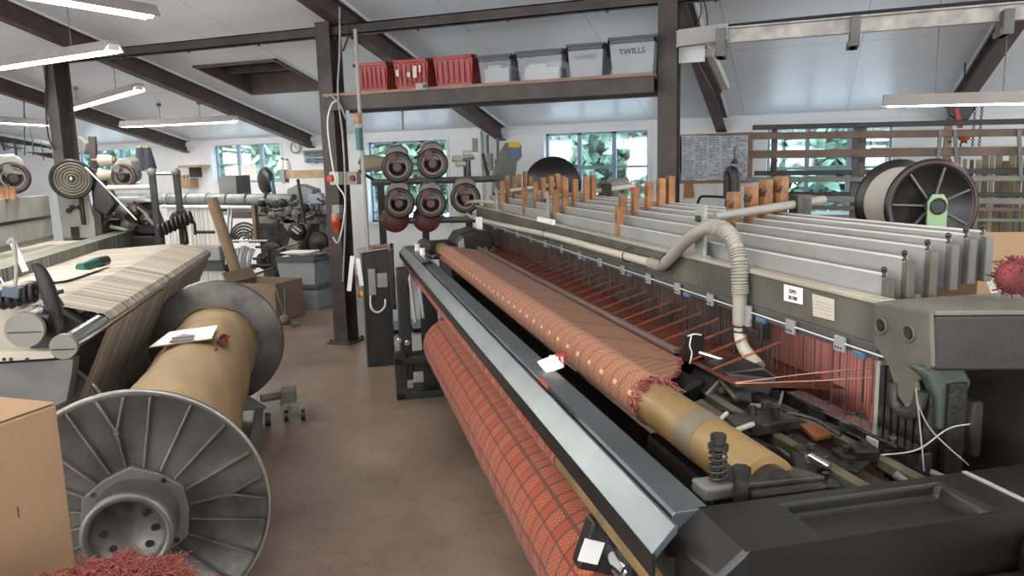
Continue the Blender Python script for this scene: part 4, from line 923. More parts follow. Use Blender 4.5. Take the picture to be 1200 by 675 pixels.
# control cabinet
t = thing('control_cabinet', 'black control cabinet with grey side at the far end of the breast beam', 'cabinet', 'L', (.32, 6.6, 0))
m = MB(); m.prism([(.20, 6.44, 0), (.43, 6.44, 0), (.43, 6.44, 1.0), (.20, 6.44, .97)], (0, .30, 0)); part(t, 'body', m, BLACKM, .008)
m = MB(); m.prism([(.192, 6.43, 0), (.20, 6.43, 0), (.20, 6.43, .975), (.192, 6.43, .975)], (0, .32, 0)); part(t, 'grey_side', m, GREYD)
m = MB(); m.prism([(.17, 6.42, .972), (.44, 6.42, 1.002), (.44, 6.42, 1.012), (.17, 6.42, .982)], (0, .35, 0)); part(t, 'top', m, mat('dull_top', (.38, .34, .29), .5), .003)
for v in (6.52, ):
    p = Vector((.192, 6.60, .60)); m = MB(); m.cyl(p, p-Vector((.02, 0, 0)), .028); bx = part(t, 'stop_button_base', m, YELL); m = MB(); m.cyl(p-Vector((.02, 0, 0)), p-Vector((.04, 0, 0)), .022); part(t, 'stop_button', m, REDB, .004)
m = MB(); m.box(.24, .30, 6.40, 6.44, .62, .84); m.box(.31, .40, 6.41, 6.44, .68, .80); part(t, 'socket_block', m, GREY, .006)
m = MB(); m.tube([(.25, 6.41, .62), (.25, 6.38, .52), (.30, 6.36, .48), (.36, 6.37, .52), (.37, 6.40, .58)], .009, n=8); part(t, 'white_cable', m, LIP)
for (x0, y0, x1, y1) in ((413, 300, 409, 341), (419, 303, 424, 335)):
    a, b = qv(x0, y0, 6.40), qv(x1, y1, 6.40); m = MB(); m.bar(a, b, .035, .002, up=(0, 1, 0)); part(t, 'paper_strip', m, PAPER)
m = MB(); m.obox((.33, 6.52, 1.018), (.14, .1, .012), (0, 0, .3)); single('notepad', 'small red and brown notepad lying on top of the control cabinet', 'notepad', 'L', m, mat('red_brown_paper', (.42, .20, .14), .7), .002)
# red yarn ball and cardboard box at the right
p = qv(1192, 360, 1.5); m = MB(); m.ball((p.x+.02, p.y+.03, p.z-.0), .045, 18, 12, sc=(1, 1, .95))
for k in range(120):
    an, bn = rnd.uniform(0, 2*pi), rnd.uniform(.1, 2.8); d = Vector((sin(bn)*cos(an), sin(bn)*sin(an), cos(bn))); c0 = Vector((p.x+.02, p.y+.03, p.z)); m.tube([c0+d*.042, c0+d*.053+Vector((rnd.uniform(-.01, .01), rnd.uniform(-.01, .01), 0))], .002, n=4, smooth_path=False)
yb = single('yarn_ball', 'dark red yarn ball on the end casting at the right edge', 'yarn', 'L', m, mat('plum_yarn', (.30, .06, .07), .9, var=.4, scale=20))
yb.location.z = 1.301
# ================================================================== FOREGROUND LEFT: big flanged beam on its trolley
A_, B_ = Vector((-.715, 2.7, .515)), Vector((-.835, 5.45, .505)); AX = (B_-A_).normalized(); FR = .436
PX = AX.cross(Vector((0, 0, 1))).normalized(); PZ = PX.cross(AX).normalized()
def fpt(c, r, an, off=0): return c + PX*(r*cos(an)) + PZ*(r*sin(an)) + AX*off
wb = thing('warp_beam', 'big aluminium flanged beam wrapped in brown cloth, standing in the left foreground', 'warp beam', 'L', (-.77, 4.0, .08))
def flange(c, sgn, name):
    m = MB(); m.lathe(c, AX*sgn, [(0, .12), (0, FR-.01), (-.008, FR), (-.022, FR), (-.03, FR-.012), (-.018, FR-.022), (-.018, .12)], 96)
    f = part(wb, name, m, FLANGE, label=None)
    m = MB(); m.torus(c-AX*sgn*.022, AX, FR-.006, .008, 96, 8); part(f, 'rim_bead', m, mat('worn_rim', (.42, .41, .39), .35, .7, var=.2))
    N = 24
    for k in range(20):
        an = 2*pi*(k+.3)/20
        m = MB()
        if k % 5 == 0:   # forked rib
            a, b = fpt(c, .17, an, -.026*sgn), fpt(c, .30, an+.02, -.026*sgn)
            m.bar(a, b, .008, .022, up=AX); m.bar(b, fpt(c, FR-.02, an-.09, -.024*sgn), .009, .022, up=AX); m.bar(b, fpt(c, FR-.02, an+.11, -.024*sgn), .009, .022, up=AX)
            m.cyl(fpt(c, .30, an+.02, -.012*sgn), fpt(c, .30, an+.02, -.040*sgn), .010, n=10)
        else: m.bar(fpt(c, .17, an, -.026*sgn), fpt(c, FR-.02, an+.03, -.024*sgn), .0075, .020, up=AX)
        part(f, 'rib', m, FLANGE, .002)
    m = MB(); hexp = [fpt(c, .180 if k % 2 == 0 else .168, pi/6+2*pi*k/12, -.018*sgn) for k in range(12)]
    m.prism(hexp if sgn > 0 else hexp, -AX*sgn*.03); part(f, 'hub_plate', m, FLANGED, .004)
    for k in range(4):
        an = pi/4+k*pi/2+.1; m = MB(); m.cyl(fpt(c, .155, an, -.04*sgn), fpt(c, .155, an, -.052*sgn), .009, n=6); part(f, 'hub_bolt', m, OILY)
    m = MB(); m.lathe(c-AX*sgn*.045, -AX*sgn, [(0, .138), (.10, .136), (.105, .140), (.14, .140), (.145, .134), (.145, .118), (.13, .112), (.10, .105), (.10, 0)], 64); boss = part(f, 'hub_boss', m, FLANGE)
    for k in range(8):
        an = 2*pi*k/8; m = MB(); m.cyl(fpt(c, .075, an, -sgn*(.045+.10)), fpt(c, .075, an, -sgn*(.045+.104)), .012, n=14); part(boss, 'boss_hole', m, BLACKM) if False else part(f, 'boss_hole', m, BLACKM)
    return f
ff = flange(A_, 1, 'front_flange')
flange(B_, -1, 'rear_flange')
# letters scratched on the front flange
p = fpt(A_, .31, radians(96), -.0195)
text(wb, 'flange_letters', 'EFI', .055, p, PZ, -PX, mat('brown_pencil', (.09, .055, .05), .8))
m = MB(); segs = 60; n_ = 64; vs, fs = [], []
for i in range(segs+1):
    t_ = i/segs; L_ = (B_-A_).length; r = .262+.004*sin(t_*23)+.003*sin(t_*61)
    for (tt, w_) in ((.16, .012), (.185, .012), (.93, .015)): r -= .009*math.exp(-((t_-tt)/w_)**2)
    for j in range(n_):
        an = 2*pi*j/n_; r2 = r+.003*sin(an*5+t_*9)+.002*sin(an*11-t_*30); vs.append(fpt(A_, r2, an, t_*L_))
for i in range(segs):
    for j in range(n_): k = (j+1) % n_; fs.append((i*n_+j, (i+1)*n_+j, (i+1)*n_+k, i*n_+k))
m.add(vs, fs, True); wr = part(wb, 'cloth_wrapping', m, BCLOTH)
for off in (.42, .47, .50):
    m = MB(); P_ = [fpt(A_, .2735, radians(-40+k*10), off+.03*sin(k*.5)+.05*(k/24)) for k in range(27)]; m.tube(P_, .0035, n=6, smooth_path=False); part(wb, 'tying_cord', m, mat('brown_cord', (.16, .10, .06), .9))
m = MB(); P_ = [fpt(A_, .275, radians(30+k*10), 2.62+.03*sin(k*.9)) for k in range(13)]; m.tube(P_, .005, n=6, smooth_path=False); part(wb, 'tying_cord', m, mat('brown_cord', (.16, .10, .06), .9))
# floor trolley
tr = thing('beam_trolley', 'low grey steel trolley with jack arm carrying the foreground flanged beam', 'trolley', 'L', (-.77, 4.2, 0))
for off in (.45, 2.45):
    c = A_+AX*off; m = MB(); m.prism([(c.x-.30, c.y, .10), (c.x-.12, c.y, .24), (c.x+.12, c.y, .24), (c.x+.30, c.y, .10)], (0, .06, 0)); part(tr, 'cradle', m, GREYD, .005)
for s_ in (-.26, .26):
    m = MB(); m.bar((A_.x+s_, A_.y+.35, .085), (B_.x+s_, B_.y-.2, .085), .05, .05); part(tr, 'side_rail', m, GREYD, .004)
for s_ in (-.26, .26):
    for v in (3.15, 5.1): m = MB(); m.cyl((-.77+s_-.015, v, .045), (-.77+s_+.015, v, .045), .045); part(tr, 'wheel', m, BLACK, .004)
jp = qz(283, 470, .16)
m = MB(); m.cyl((-.55, jp.y-.02, .17), (jp.x+.25, jp.y+.02, .17), .025); part(tr, 'jack_arm', m, GREYD)
e = Vector((jp.x+.30, jp.y+.02, .17))
m = MB(); m.obox(e, (.10, .12, .09)); part(tr, 'jack_head', m, GREYD, .008)
m = MB(); m.obox(e+Vector((.07, -.03, -.05)), (.16, .05, .03)); m.cyl(e+Vector((0, 0, -.14)), e+Vector((0, 0, -.04)), .014); part(tr, 'jack_lever', m, GREY, .003)
for d in (Vector((.09, -.06, -.13)), Vector((-.02, -.05, -.13))):
    m = MB(); m.cyl(e+d-Vector((.012, 0, 0)), e+d+Vector((.012, 0, 0)), .038); part(tr, 'castor', m, BLACK, .004)
    m = MB(); m.bar(e+d, e+d+Vector((-.03, .03, .09)), .03, .01); part(tr, 'castor_fork', m, GREY)
# clipboard with paper and a red tuft on the wrapping
c = fpt(A_, .272, radians(98), 1.62)
t = thing('clipboard', 'white paper on a clipboard lying on top of the brown wrapped beam', 'clipboard', 'L', c)
ux, uy, uz = (PX+PZ*.05).normalized(), AX, PZ
def boardp(x, y, z): return c+ux*x+uy*y+Vector((0, 0, 1))*z
m = MB(); m.prism([boardp(-.16, -.12, .0), boardp(.15, -.10, .0), boardp(.16, .14, .0), boardp(-.10, .14, .0)], (0, 0, .004)); part(t, 'board', m, WOOD)
m = MB(); m.prism([boardp(-.155, -.115, .005), boardp(.145, -.095, .005), boardp(.155, .135, .03), boardp(-.095, .135, .025)], (0, 0, .002)); part(t, 'paper_sheet', m, PAPER)
m = MB(); m.prism([boardp(-.06, -.12, .012), boardp(.06, -.11, .012), boardp(.045, -.05, .02), boardp(.0, -.03, .028), boardp(-.04, -.05, .02)], (0, 0, .01)); m.cyl(boardp(-.05, -.09, .028), boardp(.06, -.085, .028), .008, n=8); part(t, 'clip', m, GREYD, .002)
c2 = fpt(A_, .276, radians(57), 1.70); m = MB()
for k in range(90):
    q = c2+PX*rnd.uniform(-.02, .02)+AX*rnd.uniform(-.13, .10); m.tube([q+PZ*.0, q+PZ*rnd.uniform(.002, .02)+AX*rnd.uniform(-.03, .03)+PX*rnd.uniform(-.015, .015)-PZ*.0, q+AX*rnd.uniform(-.03, .03)], .0035, n=4, smooth_path=False)
for k in range(16):
    q = fpt(A_, .274, radians(60), 1.42)+PX*rnd.uniform(-.008, .008)+AX*rnd.uniform(-.02, .02); m.tube([q, q+PZ*.008, q+AX*.015], .002, n=4, smooth_path=False)
single('yarn_tuft', 'small tuft of red yarn caught on the brown wrapping beside the clipboard', 'yarn', 'L', m, YARNR, kind=None)

# cardboard box and red yarn waste in the left corner
P0 = qz(0, 495, .0)
def qd(x, y, d): return toL(CAMP + ray(x, y)*d)        # a point at a given depth in front of the camera
k0, k1, k2 = qd(66, 473, 1.62), qd(0, 497, 1.35), qd(0, 468, 1.75)
zt = (k0.z+k1.z)/2
k0, k1 = qz(66, 474, zt), qz(-40, 511, zt); 
dirn = (k0-k1).normalized(); nrm = Vector((-dirn.y, dirn.x, 0))
if nrm.y < 0: nrm = -nrm
t = thing('cardboard_box', 'large closed brown cardboard box in the bottom left corner of the picture', 'box', 'L', (k1.x, k1.y, 0))
hB = .62; c0, c1 = k0, k0-dirn*.62; m = MB(); m.prism([c0, c1, c1+nrm*.45, c0+nrm*.45], (0, 0, -hB)); part(t, 'carton', m, CARD, .004)
m = MB(); m.prism([c0+Vector((0, 0, .002))+nrm*.002, c1+nrm*.002+Vector((0, 0, .002)), c1+nrm*.22+Vector((0, 0, .004)), c0+nrm*.22+Vector((0, 0, .004))], (0, 0, .003)); part(t, 'flap', m, CARD, .001)
m = MB(); m.prism([c0+nrm*.228+Vector((0, 0, .002)), c1+nrm*.228+Vector((0, 0, .002)), c1+nrm*.448+Vector((0, 0, .004)), c0+nrm*.448+Vector((0, 0, .004))], (0, 0, .003)); part(t, 'flap', m, CARD, .001)
for f_, z_, l_ in ((.22, -.12, .015), (.45, -.23, .01), (.4, -.10, .008)):
    m = MB(); q = c0-dirn*f_*.5+Vector((0, 0, z_*1.4)); m.bar(q, q+Vector((0, 0, -l_*1.5)), .004, .002, up=dirn); part(t, 'scuff', m, mat('dark_scuff', (.12, .07, .04), .9))
box_stand = MB(); z_low = zt-hB
box_stand.box(min(c0.x, c1.x)+.03, max(c0.x, c1.x)+.1, c0.y-.2, c0.y+.42, 0, z_low-.0); 
single('packing_crate', 'brown crate hidden under the big cardboard box in the bottom left corner', 'crate', 'L', box_stand, CARD, .004)
# yarn waste heap (uncountable)
hc_ = qd(122, 688, 1.30)
m = MB(); m.ball(hc_-Vector((0, 0, .05)), .12, 20, 10, sc=(1.25, 1, .62), mi=2)
for k in range(5200):
    lump = k % 3
    cc_ = hc_+(Vector((0, 0, -.05)), Vector((-.15, .0, -.075)), Vector((.05, -.03, -.045)))[lump]; sx_ = ((.15, .12, .074), (.13, .10, .05), (.10, .09, .07))[lump]
    an = rnd.uniform(0, 2*pi); el = rnd.uniform(-.2, 1.5); d = Vector((cos(an)*cos(el), sin(an)*cos(el), sin(el)))
    bump_ = 1+.10*sin(an*7+el*5)+.06*sin(an*13)
    q = cc_+Vector((d.x*sx_[0], d.y*sx_[1], d.z*sx_[2]))*bump_; e = q+d*rnd.uniform(.001, .011)+Vector((rnd.uniform(-.02, .02), rnd.uniform(-.02, .02), rnd.uniform(-.008, .006)))
    m.tube([q, (q+e)/2+Vector((rnd.uniform(-.006, .006), rnd.uniform(-.006, .006), .003)), e], .0011, n=3, smooth_path=False, mi=k % 3 if k % 5 else 2)
single('yarn_waste', 'fluffy heap of red and pink yarn waste in front of the beam hub', 'yarn', 'L', m, [YARNR, YARNP, mat('brown_red_yarn', (.30, .07, .06), .9)], kind='stuff')
sb_ = MB(); sb_.prism([(hc_.x-.12, hc_.y-.10, 0), (hc_.x+.14, hc_.y-.10, 0), (hc_.x+.14, hc_.y+.08, 0), (hc_.x-.12, hc_.y+.08, 0)], (0, 0, hc_.z-.10)); single('waste_bin', 'grey bin below the heap of red yarn waste', 'bin', 'L', sb_, GREYD, .01)

# ================================================================== THE LEFT LOOM
ll = thing('weaving_loom', 'loom at the left with beige warp threads running down over a chrome roller', 'loom', 'L', (-2.0, 5.5, 0))
LV0, LV1 = 3.95, 7.1
m = MB(); m.cyl((-1.35, 3.70, 1.0), (-1.35, LV1, 1.0), .068, n=32); part(ll, 'back_rest_roller', m, CHROME)
m = MB(); m.cyl((-1.12, 3.44, .965), (-1.12, LV1, .965), .042, n=24); part(ll, 'deflecting_roller', m, CHROME)
m = MB(); m.cyl((-1.35, 3.88, 1.0), (-1.35, 3.93, 1.0), .069, n=32); part(ll, 'black_band', m, BLACK)
for (u, v, z, r) in ((-1.35, 3.70, 1.0, .078), (-1.12, 3.44, .965, .052)):
    m = MB(); m.cyl((u, v, z), (u, v-.03, z), r, n=32); cp_ = part(ll, 'end_cap', m, mat('beige_grey_disc', (.30, .28, .24), .45, .2), .003)
    m = MB(); m.obox((u, v-.031, z-.01), (r*1.7, .003, .005), (0, radians(2), 0)); part(cp_, 'slot', m, BLACK)
m = MB(); st = [(-1.95, 1.045), (-1.39, 1.069), (-1.33, 1.07), (-1.10, 1.009), (-1.075, .98), (-1.085, .95), (-1.36, .36)]
seg = 30
for (u0, z0), (u1, z1) in zip(st[:-1], st[1:]): m.add([(u0, 3.93, z0), (u1, 3.93, z1), (u1, LV1-.05, z1), (u0, LV1-.05, z0)], [(0, 1, 2, 3)])
part(ll, 'warp_sheet', m, SHEET, kind='stuff')
m = MB()
for k in range(70):
    v = rnd.uniform(3.95, LV1-.1); w_ = rnd.uniform(.002, .005)
    for (u0, z0), (u1, z1) in zip(st[1:-1], st[2:]): m.add([(u0, v, z0+.003), (u1+.003, v, z1+.002), (u1+.003, v+w_, z1+.002), (u0, v+w_, z0+.003)], [(0, 1, 2, 3)])
part(ll, 'pale_warp_threads', m, mat('pale_thread', (.62, .57, .49), .8, var=.1), kind='stuff')
m = MB()
for k in range(26):
    v = rnd.uniform(3.95, LV1-.1); w_ = rnd.uniform(.003, .007)
    for (u0, z0), (u1, z1) in zip(st[1:-1], st[2:]): m.add([(u0, v, z0+.002), (u1+.002, v, z1+.001), (u1+.002, v+w_, z1+.001), (u0, v+w_, z0+.002)], [(0, 1, 2, 3)])
part(ll, 'dark_warp_gaps', m, mat('dark_gap', (.05, .045, .04), .9), kind='stuff')
# its own warp beam
m = MB(); m.cyl((-1.55, 4.2, .42), (-1.55, 7.0, .42), .26, n=40); part(ll, 'yarn_beam', m, stripe_mat('brown_grey_yarn', (.10, .085, .07), (.22, .19, .16), 1, 50))
for v in (4.12, 7.05):
    m = MB(); m.lathe((-1.55, v, .42), (0, 1, 0), [(0, .05), (0, .375), (.012, .38), (.024, .375), (.024, .05)], 64); fl = part(ll, 'beam_flange', m, FLANGED)
    m = MB(); m.torus((-1.55, v-.004, .42), (0, 1, 0), .372, .009, 64, 8); part(fl, 'rim_bead', m, ALU)
    for k in range(8):
        an = 2*pi*k/8+.2; m = MB(); m.bar((-1.55+.06*cos(an), v-.01, .42+.06*sin(an)), (-1.55+.365*cos(an), v-.01, .42+.365*sin(an)), .010, .02, up=(0, 1, 0)); part(fl, 'rib', m, FLANGED)
# side frame, panels, arms at its near end
SV = 3.86
def ppv(pts, v, dv): return [qv(x, y, v) for x, y in pts], Vector((0, dv, 0))
def plate(parent, name, pts, v, dv, mt, bev=.004, **kw):
    P_, d = ppv(pts, v, dv); m = MB(); m.prism(P_, d); return part(parent, name, m, mt, bev, **kw)
plate(ll, 'side_panel', ((-30, 362), (22, 352), (34, 388), (36, 414), (-30, 418)), SV, .25, mat('beige_panel', (.50, .46, .38), .5, var=.06))
plate(ll, 'pointed_cover', ((4, 372), (36, 358), (42, 362), (34, 390), (28, 384)), SV-.02, .03, mat('beige_panel', (.5, .46, .38)))
plate(ll, 'cream_rail', ((-30, 413), (62, 411), (64, 420), (-30, 426)), SV-.06, .06, CREAM)
for x in (5, 13, 32): 
    p = qv(x, 421, SV-.06); m = MB(); m.cyl(p, p-Vector((0, .004, 0)), .008, n=10); part(ll, 'rail_hole', m, BLACK)
plate(ll, 'grey_skirt', ((-30, 428), (86, 421), (84, 440), (78, 470), (-30, 520)), SV, .1, GREYD)
plate(ll, 'bearing_casting', ((32, 372), (60, 352), (66, 362), (100, 380), (108, 396), (80, 406), (60, 414), (36, 410)), SV, .12, BLACKM, .008)
m = MB(); m.tube([qv(x, y, SV-.08) for x, y in ((38, 310), (46, 316), (54, 334), (60, 352), (66, 370), (70, 392))], lambda t_: .012+.022*math.sin(min(1, t_*1.2)*pi*.8), n=10); part(ll, 'curved_arm', m, BLACKM)
m = MB(); m.tube([qv(x, y, SV-.08) for x, y in ((48, 349), (60, 344), (74, 341))], .010, n=10); part(ll, 'arm_pin', m, OILY)
m = MB(); m.tube([qv(x, y, SV-.1) for x, y in ((62, 414), (74, 413), (80, 409), (80, 402))], .006, n=8); part(ll, 'bent_rod', m, CHROME)
for k, (x, y) in enumerate(((4, 351), (13, 350), (22, 347), (31, 345), (39, 343))):
    p = qv(x, y, SV-.05); m = MB(); m.torus(p, (1, 0, 0), .036, .012, 18, 8); m.cyl(p-Vector((.012, 0, 0)), p+Vector((.012, 0, 0)), .018, n=12); part(ll, 'tension_disc', m, BLACKM)
p = qv(14, 342, SV-.1); m = MB(); m.obox(p, (.07, .04, .05), (0, .2, 0)); part(ll, 'blue_sensor', m, mat('slate_blue', (.08, .13, .17), .5), .006)
m = MB(); m.tube([qv(17, 340, SV-.1), qv(19, 318, SV-.1), qv(16, 284, SV-.1), qv(12, 281, SV-.1), qv(10, 285, SV-.1)], .008, n=8); part(ll, 'guide_rod', m, GREY)
a, b = qv(14, 282, SV-.09), qv(30, 318, SV-.09); m = MB(); m.bar(a, b, .026, .003, up=(0, 1, 0)); part(ll, 'paper_strip', m, PAPER)
m = MB(); m.tube([qv(0, 325, SV-.1), qv(10, 342, SV-.1)], .004, n=6, smooth_path=False); part(ll, 'guide_rod', m, PAPER)
# stop motion comb and the healds behind it
COMB = stripe_mat('green_grey_droppers', (.05, .055, .045), (.24, .25, .21), 1, 36, .5)
m = MB(); m.box(-2.12, -1.95, 4.6, 8.4, .96, 1.125); part(ll, 'dropper_row', m, COMB, kind='stuff')
m = MB(); m.box(-2.28, -2.22, 4.6, 8.4, .96, 1.07); part(ll, 'dropper_row', m, COMB, kind='stuff')
m = MB(); m.box(-2.9, -2.05, 4.6, 8.4, 1.03, 1.035); part(ll, 'warp_before_healds', m, mat('beige_warp_flat', (.58, .51, .42), .85, var=.12, scale=8))
m = MB(); m.box(-2.62, -2.58, 5.0, 7.95, 1.08, 1.50); hf = part(ll, 'heald_frame', m, mat('grey_green_board', (.46, .46, .42), .4, .1), .004)
m = MB(); m.box(-2.578, -2.572, 5.0, 7.92, 1.29, 1.315); part(hf, 'hook_row', m, BLACKM)
m = MB(); m.box(-2.578, -2.570, 5.0, 7.92, 1.10, 1.13); part(hf, 'lower_rail', m, GREYD)
plate(ll, 'end_bracket', ((66, 226), (102, 222), (108, 250), (120, 279), (74, 279)), 7.9, .03, mat('pale_bracket', (.42, .43, .40), .5), .006)
p = qv(88, 272, 7.88); m = MB(); m.obox(p, (.07, .01, .10)); part(ll, 'bracket_slot', m, BLACKM)
for (x, y) in ((84, 243), (92, 243), (80, 247)): p = qv(x, y, 7.86); m = MB(); m.cyl(p, p+Vector((0, .04, 0)), .022, n=12); part(ll, 'knurled_nut', m, BLACKM)
m = MB(); m.box(-3.4, -2.75, 7.9, 8.1, .3, 1.0); part(ll, 'far_frame', m, BLACKM, .02)
m = MB(); m.box(-2.9, -2.4, 3.9, 4.1, 0, 1.05); part(ll, 'near_frame', m, GREYD, .02)
for (u, v) in ((-1.75, 4.0), (-1.75, 7.3)): m = MB(); m.box(u-.3, u+.1, v-.05, v+.05, 0, .9); part(ll, 'side_frame', m, BLACKM, .015)
# black spool with wound tape, cone, tools on the left loom
c = qv(84, 210, 7.7); t = thing('tape_spool', 'black round spool of dull thread facing the viewer above the left loom', 'spool', 'L', c)
m = MB(); m.lathe(c, (.35, -1, 0), [(-.07, .02), (-.07, .175), (-.05, .18), (-.0, .18), (.0, .15), (-.008, .15), (-.008, .02)], 40); part(t, 'rim', m, BLACK)
m = MB()
for r in (.04, .065, .09, .115, .14): m.torus(c+Vector((0, .004, 0)), (.35, -1, 0), r, .013, 36, 6)
part(t, 'wound_thread', m, mat('dull_brown_thread', (.20, .18, .14), .8, var=.3))
m = MB(); m.ball(c-Vector((0, .015, 0)), .022, 12, 8); part(t, 'axle_nut', m, CHROME)
m = MB(); m.cyl(c+Vector((.03, .1, 0)), c+Vector((.03, .1, -.42)), .02); part(t, 'stand_rod', m, BLACKM)
m = MB(); q = c+Vector((.18, .10, -.08)); m.prism([q+Vector((-.06, 0, .20)), q+Vector((.04, 0, .16)), q+Vector((.14, 0, -.16)), q+Vector((.05, 0, -.28)), q+Vector((-.06, 0, -.2))], (0, .15, 0)); part(t, 'black_cover', m, BLACK, .02)
m = MB(); m.tube([qv(100, 196, 7.6), qv(126, 222, 7.55), qv(160, 258, 7.5)], .008, n=6, smooth_path=False); part(t, 'tape', m, LIP)

def feeder(name, label, c, d, s=1.0, group=None, body=None, fr='L', disc=True):
    """weft feeder: rounded motor body, wound drum with ring and centre knob; faces d"""
    body = body or mat('feeder_grey', (.22, .20, .18), .4, .2, var=.2)
    d = Vector(d).normalized(); side = d.cross(Vector((0, 0, 1))).normalized(); up = Vector((0, 0, 1))
    t = thing(name, label, 'weft feeder', fr, c, group); c = Vector(c)
    m = MB(); m.lathe(c-d*.16*s, d, [(0, .02*s), (.0, .055*s), (.02*s, .07*s), (.10*s, .085*s), (.15*s, .09*s), (.17*s, .06*s)], 28); part(t, 'motor_housing', m, body)
    m = MB(); pts = [c+side*a*s+up*b*s-d*.12*s for a, b in ((-.085, .02), (-.08, .13), (-.03, .165), (.05, .155), (.085, .11), (.09, .02))]; m.prism(pts, d*.16*s); part(t, 'head_cover', m, body, .015*s)
    m = MB(); m.lathe(c, d, [(0, .095*s), (.03*s, .115*s), (.05*s, .115*s), (.05*s, .08*s), (.02*s, .07*s)], 36); part(t, 'drum_ring', m, mat('dark_brown_ring', (.075, .05, .045), .4, .2))
    m = MB(); m.torus(c+d*.045*s, d, .073*s, (.012 if disc else .006)*s, 32, 8); part(t, 'yarn_ring', m, mat('beige_yarn_ring', (.30, .26, .22), .6))
    m = MB(); m.cyl(c+d*.02*s, c+d*.085*s, .035*s, .03*s, n=20); part(t, 'centre_knob', m, mat('red_brown_knob', (.16, .07, .06), .5) if disc else OILY, .004*s)
    m = MB(); q = c+side*.03*s+up*.07*s+d*.03*s; m.cyl(q, q+d*.07*s, .030*s, n=16); part(t, 'brake_knob', m, mat('red_brown_knob', (.16, .07, .06), .5) if disc else GREYD, .003*s)
    return t
feeder('weft_feeder', 'pale cased weft feeder at the far left edge beside the hanging cables', qv(14, 208, 7.2), (.5, -1, -.1), 1.15, 'weft feeders of the left loom', body=mat('pale_case', (.38, .38, .35), .45), disc=False)
feeder('weft_feeder', 'pale cased weft feeder right of the black spool', qv(148, 206, 7.6), (-.3, -1, -.1), 1.0, 'weft feeders of the left loom', body=mat('pale_case', (.38, .38, .35), .45), disc=False)
def cone(label, c, d, r0=.055, r1=.045, L_=.12, yarn=mat('off_white_yarn', (.55, .50, .42), .8), core=WOOD, group='yarn cones of the left loom'):
    t = thing('yarn_cone', label, 'yarn cone', 'L', c, group); c = Vector(c); d = Vector(d).normalized()
    m = MB(); m.cyl(c, c+d*L_, r0, r1, n=24); part(t, 'yarn', m, yarn, .006); m = MB(); m.cyl(c-d*.02, c+d*(L_+.02), r0*.45, r1*.6, n=16); part(t, 'core', m, core); return t
t = thing('cone_stand', 'dark post with arms carrying yarn cones above the left loom', 'stand', 'L', qv(108, 300, 7.9))
m = MB(); a, b = qv(108, 160, 7.9), qv(109, 225, 7.9); m.bar(b-Vector((0, 0, 1.0)), a, .06, .06, up=(0, 1, 0)); part(t, 'post', m, STEEL, .004)
for y in (188, 204): m = MB(); m.cyl(qv(108, y, 7.86), qv(128, y, 7.8), .012); part(t, 'arm', m, GREYD)
cone('white yarn cone with orange core, upper on the dark post', qv(116, 188, 7.78), (1, 0, 0))
cone('white yarn cone with orange core, lower on the dark post', qv(116, 205, 7.78), (1, 0, 0))
cone('dark blue grey yarn cone standing left of the other dark cone', qv(166, 198, 8.0), (0, 0, 1), .07, .03, .2, mat('navy_yarn', (.05, .06, .08), .9), WOODL)
cone('dark blue grey yarn cone standing beside the post with the round joint', qv(175, 198, 8.0), (0, 0, 1), .07, .03, .2, mat('navy_yarn', (.05, .06, .08), .9), WOODL)
# post and rail frame with round joints
t = thing('rail_frame', 'frame of dark posts joined by a chrome rail behind the left loom', 'frame', 'L', qv(180, 300, 7.6))
for (x0, y0, x1, y1) in ((178, 202, 186, 280), (206, 202, 213, 262)):
    m = MB(); a, b = qv(x0, y0, 7.5), qv(x1, y1, 7.5); m.bar(a, b, .055, .05, up=(0, 1, 0)); m.bar(b, b-Vector((0, 0, b.z-.02)), .055, .05, up=(0, 1, 0)); part(t, 'post', m, BLACKM, .005)
for (x, y) in ((178, 202), (206, 202)): m = MB(); p = qv(x, y, 7.48); m.ball(p, .042, 16, 10); part(t, 'joint', m, GREYD)
m = MB(); m.cyl(qv(178, 203, 7.48), qv(206, 203, 7.48), .018); part(t, 'rail', m, CHROME)
m = MB(); m.cyl(qv(126, 220, 7.52), qv(180, 219, 7.52), .022); part(t, 'rail', m, CREAM)
for k in range(8):
    p = qv(188+k*5, 270-k*2.2, 7.2); m = MB(); m.torus(p, (1, 0, .2), .045, .016, 16, 6); part(t, 'tension_disc', m, BLACKM)
m = MB(); m.tube([qv(200, 262, 7.3), qv(206, 250, 7.3), qv(214, 262, 7.3), qv(218, 285, 7.2)], .025, n=8); part(t, 'bent_arm', m, BLACKM)
for (x0, y0, x1, y1) in ((214, 246, 228, 262), (228, 262, 229, 275), (229, 272, 252, 272)):
    m = MB(); m.cyl(qv(x0, y0, 7.4), qv(x1, y1, 7.4), .014); part(t, 'bent_pipe', m, BLACKM)
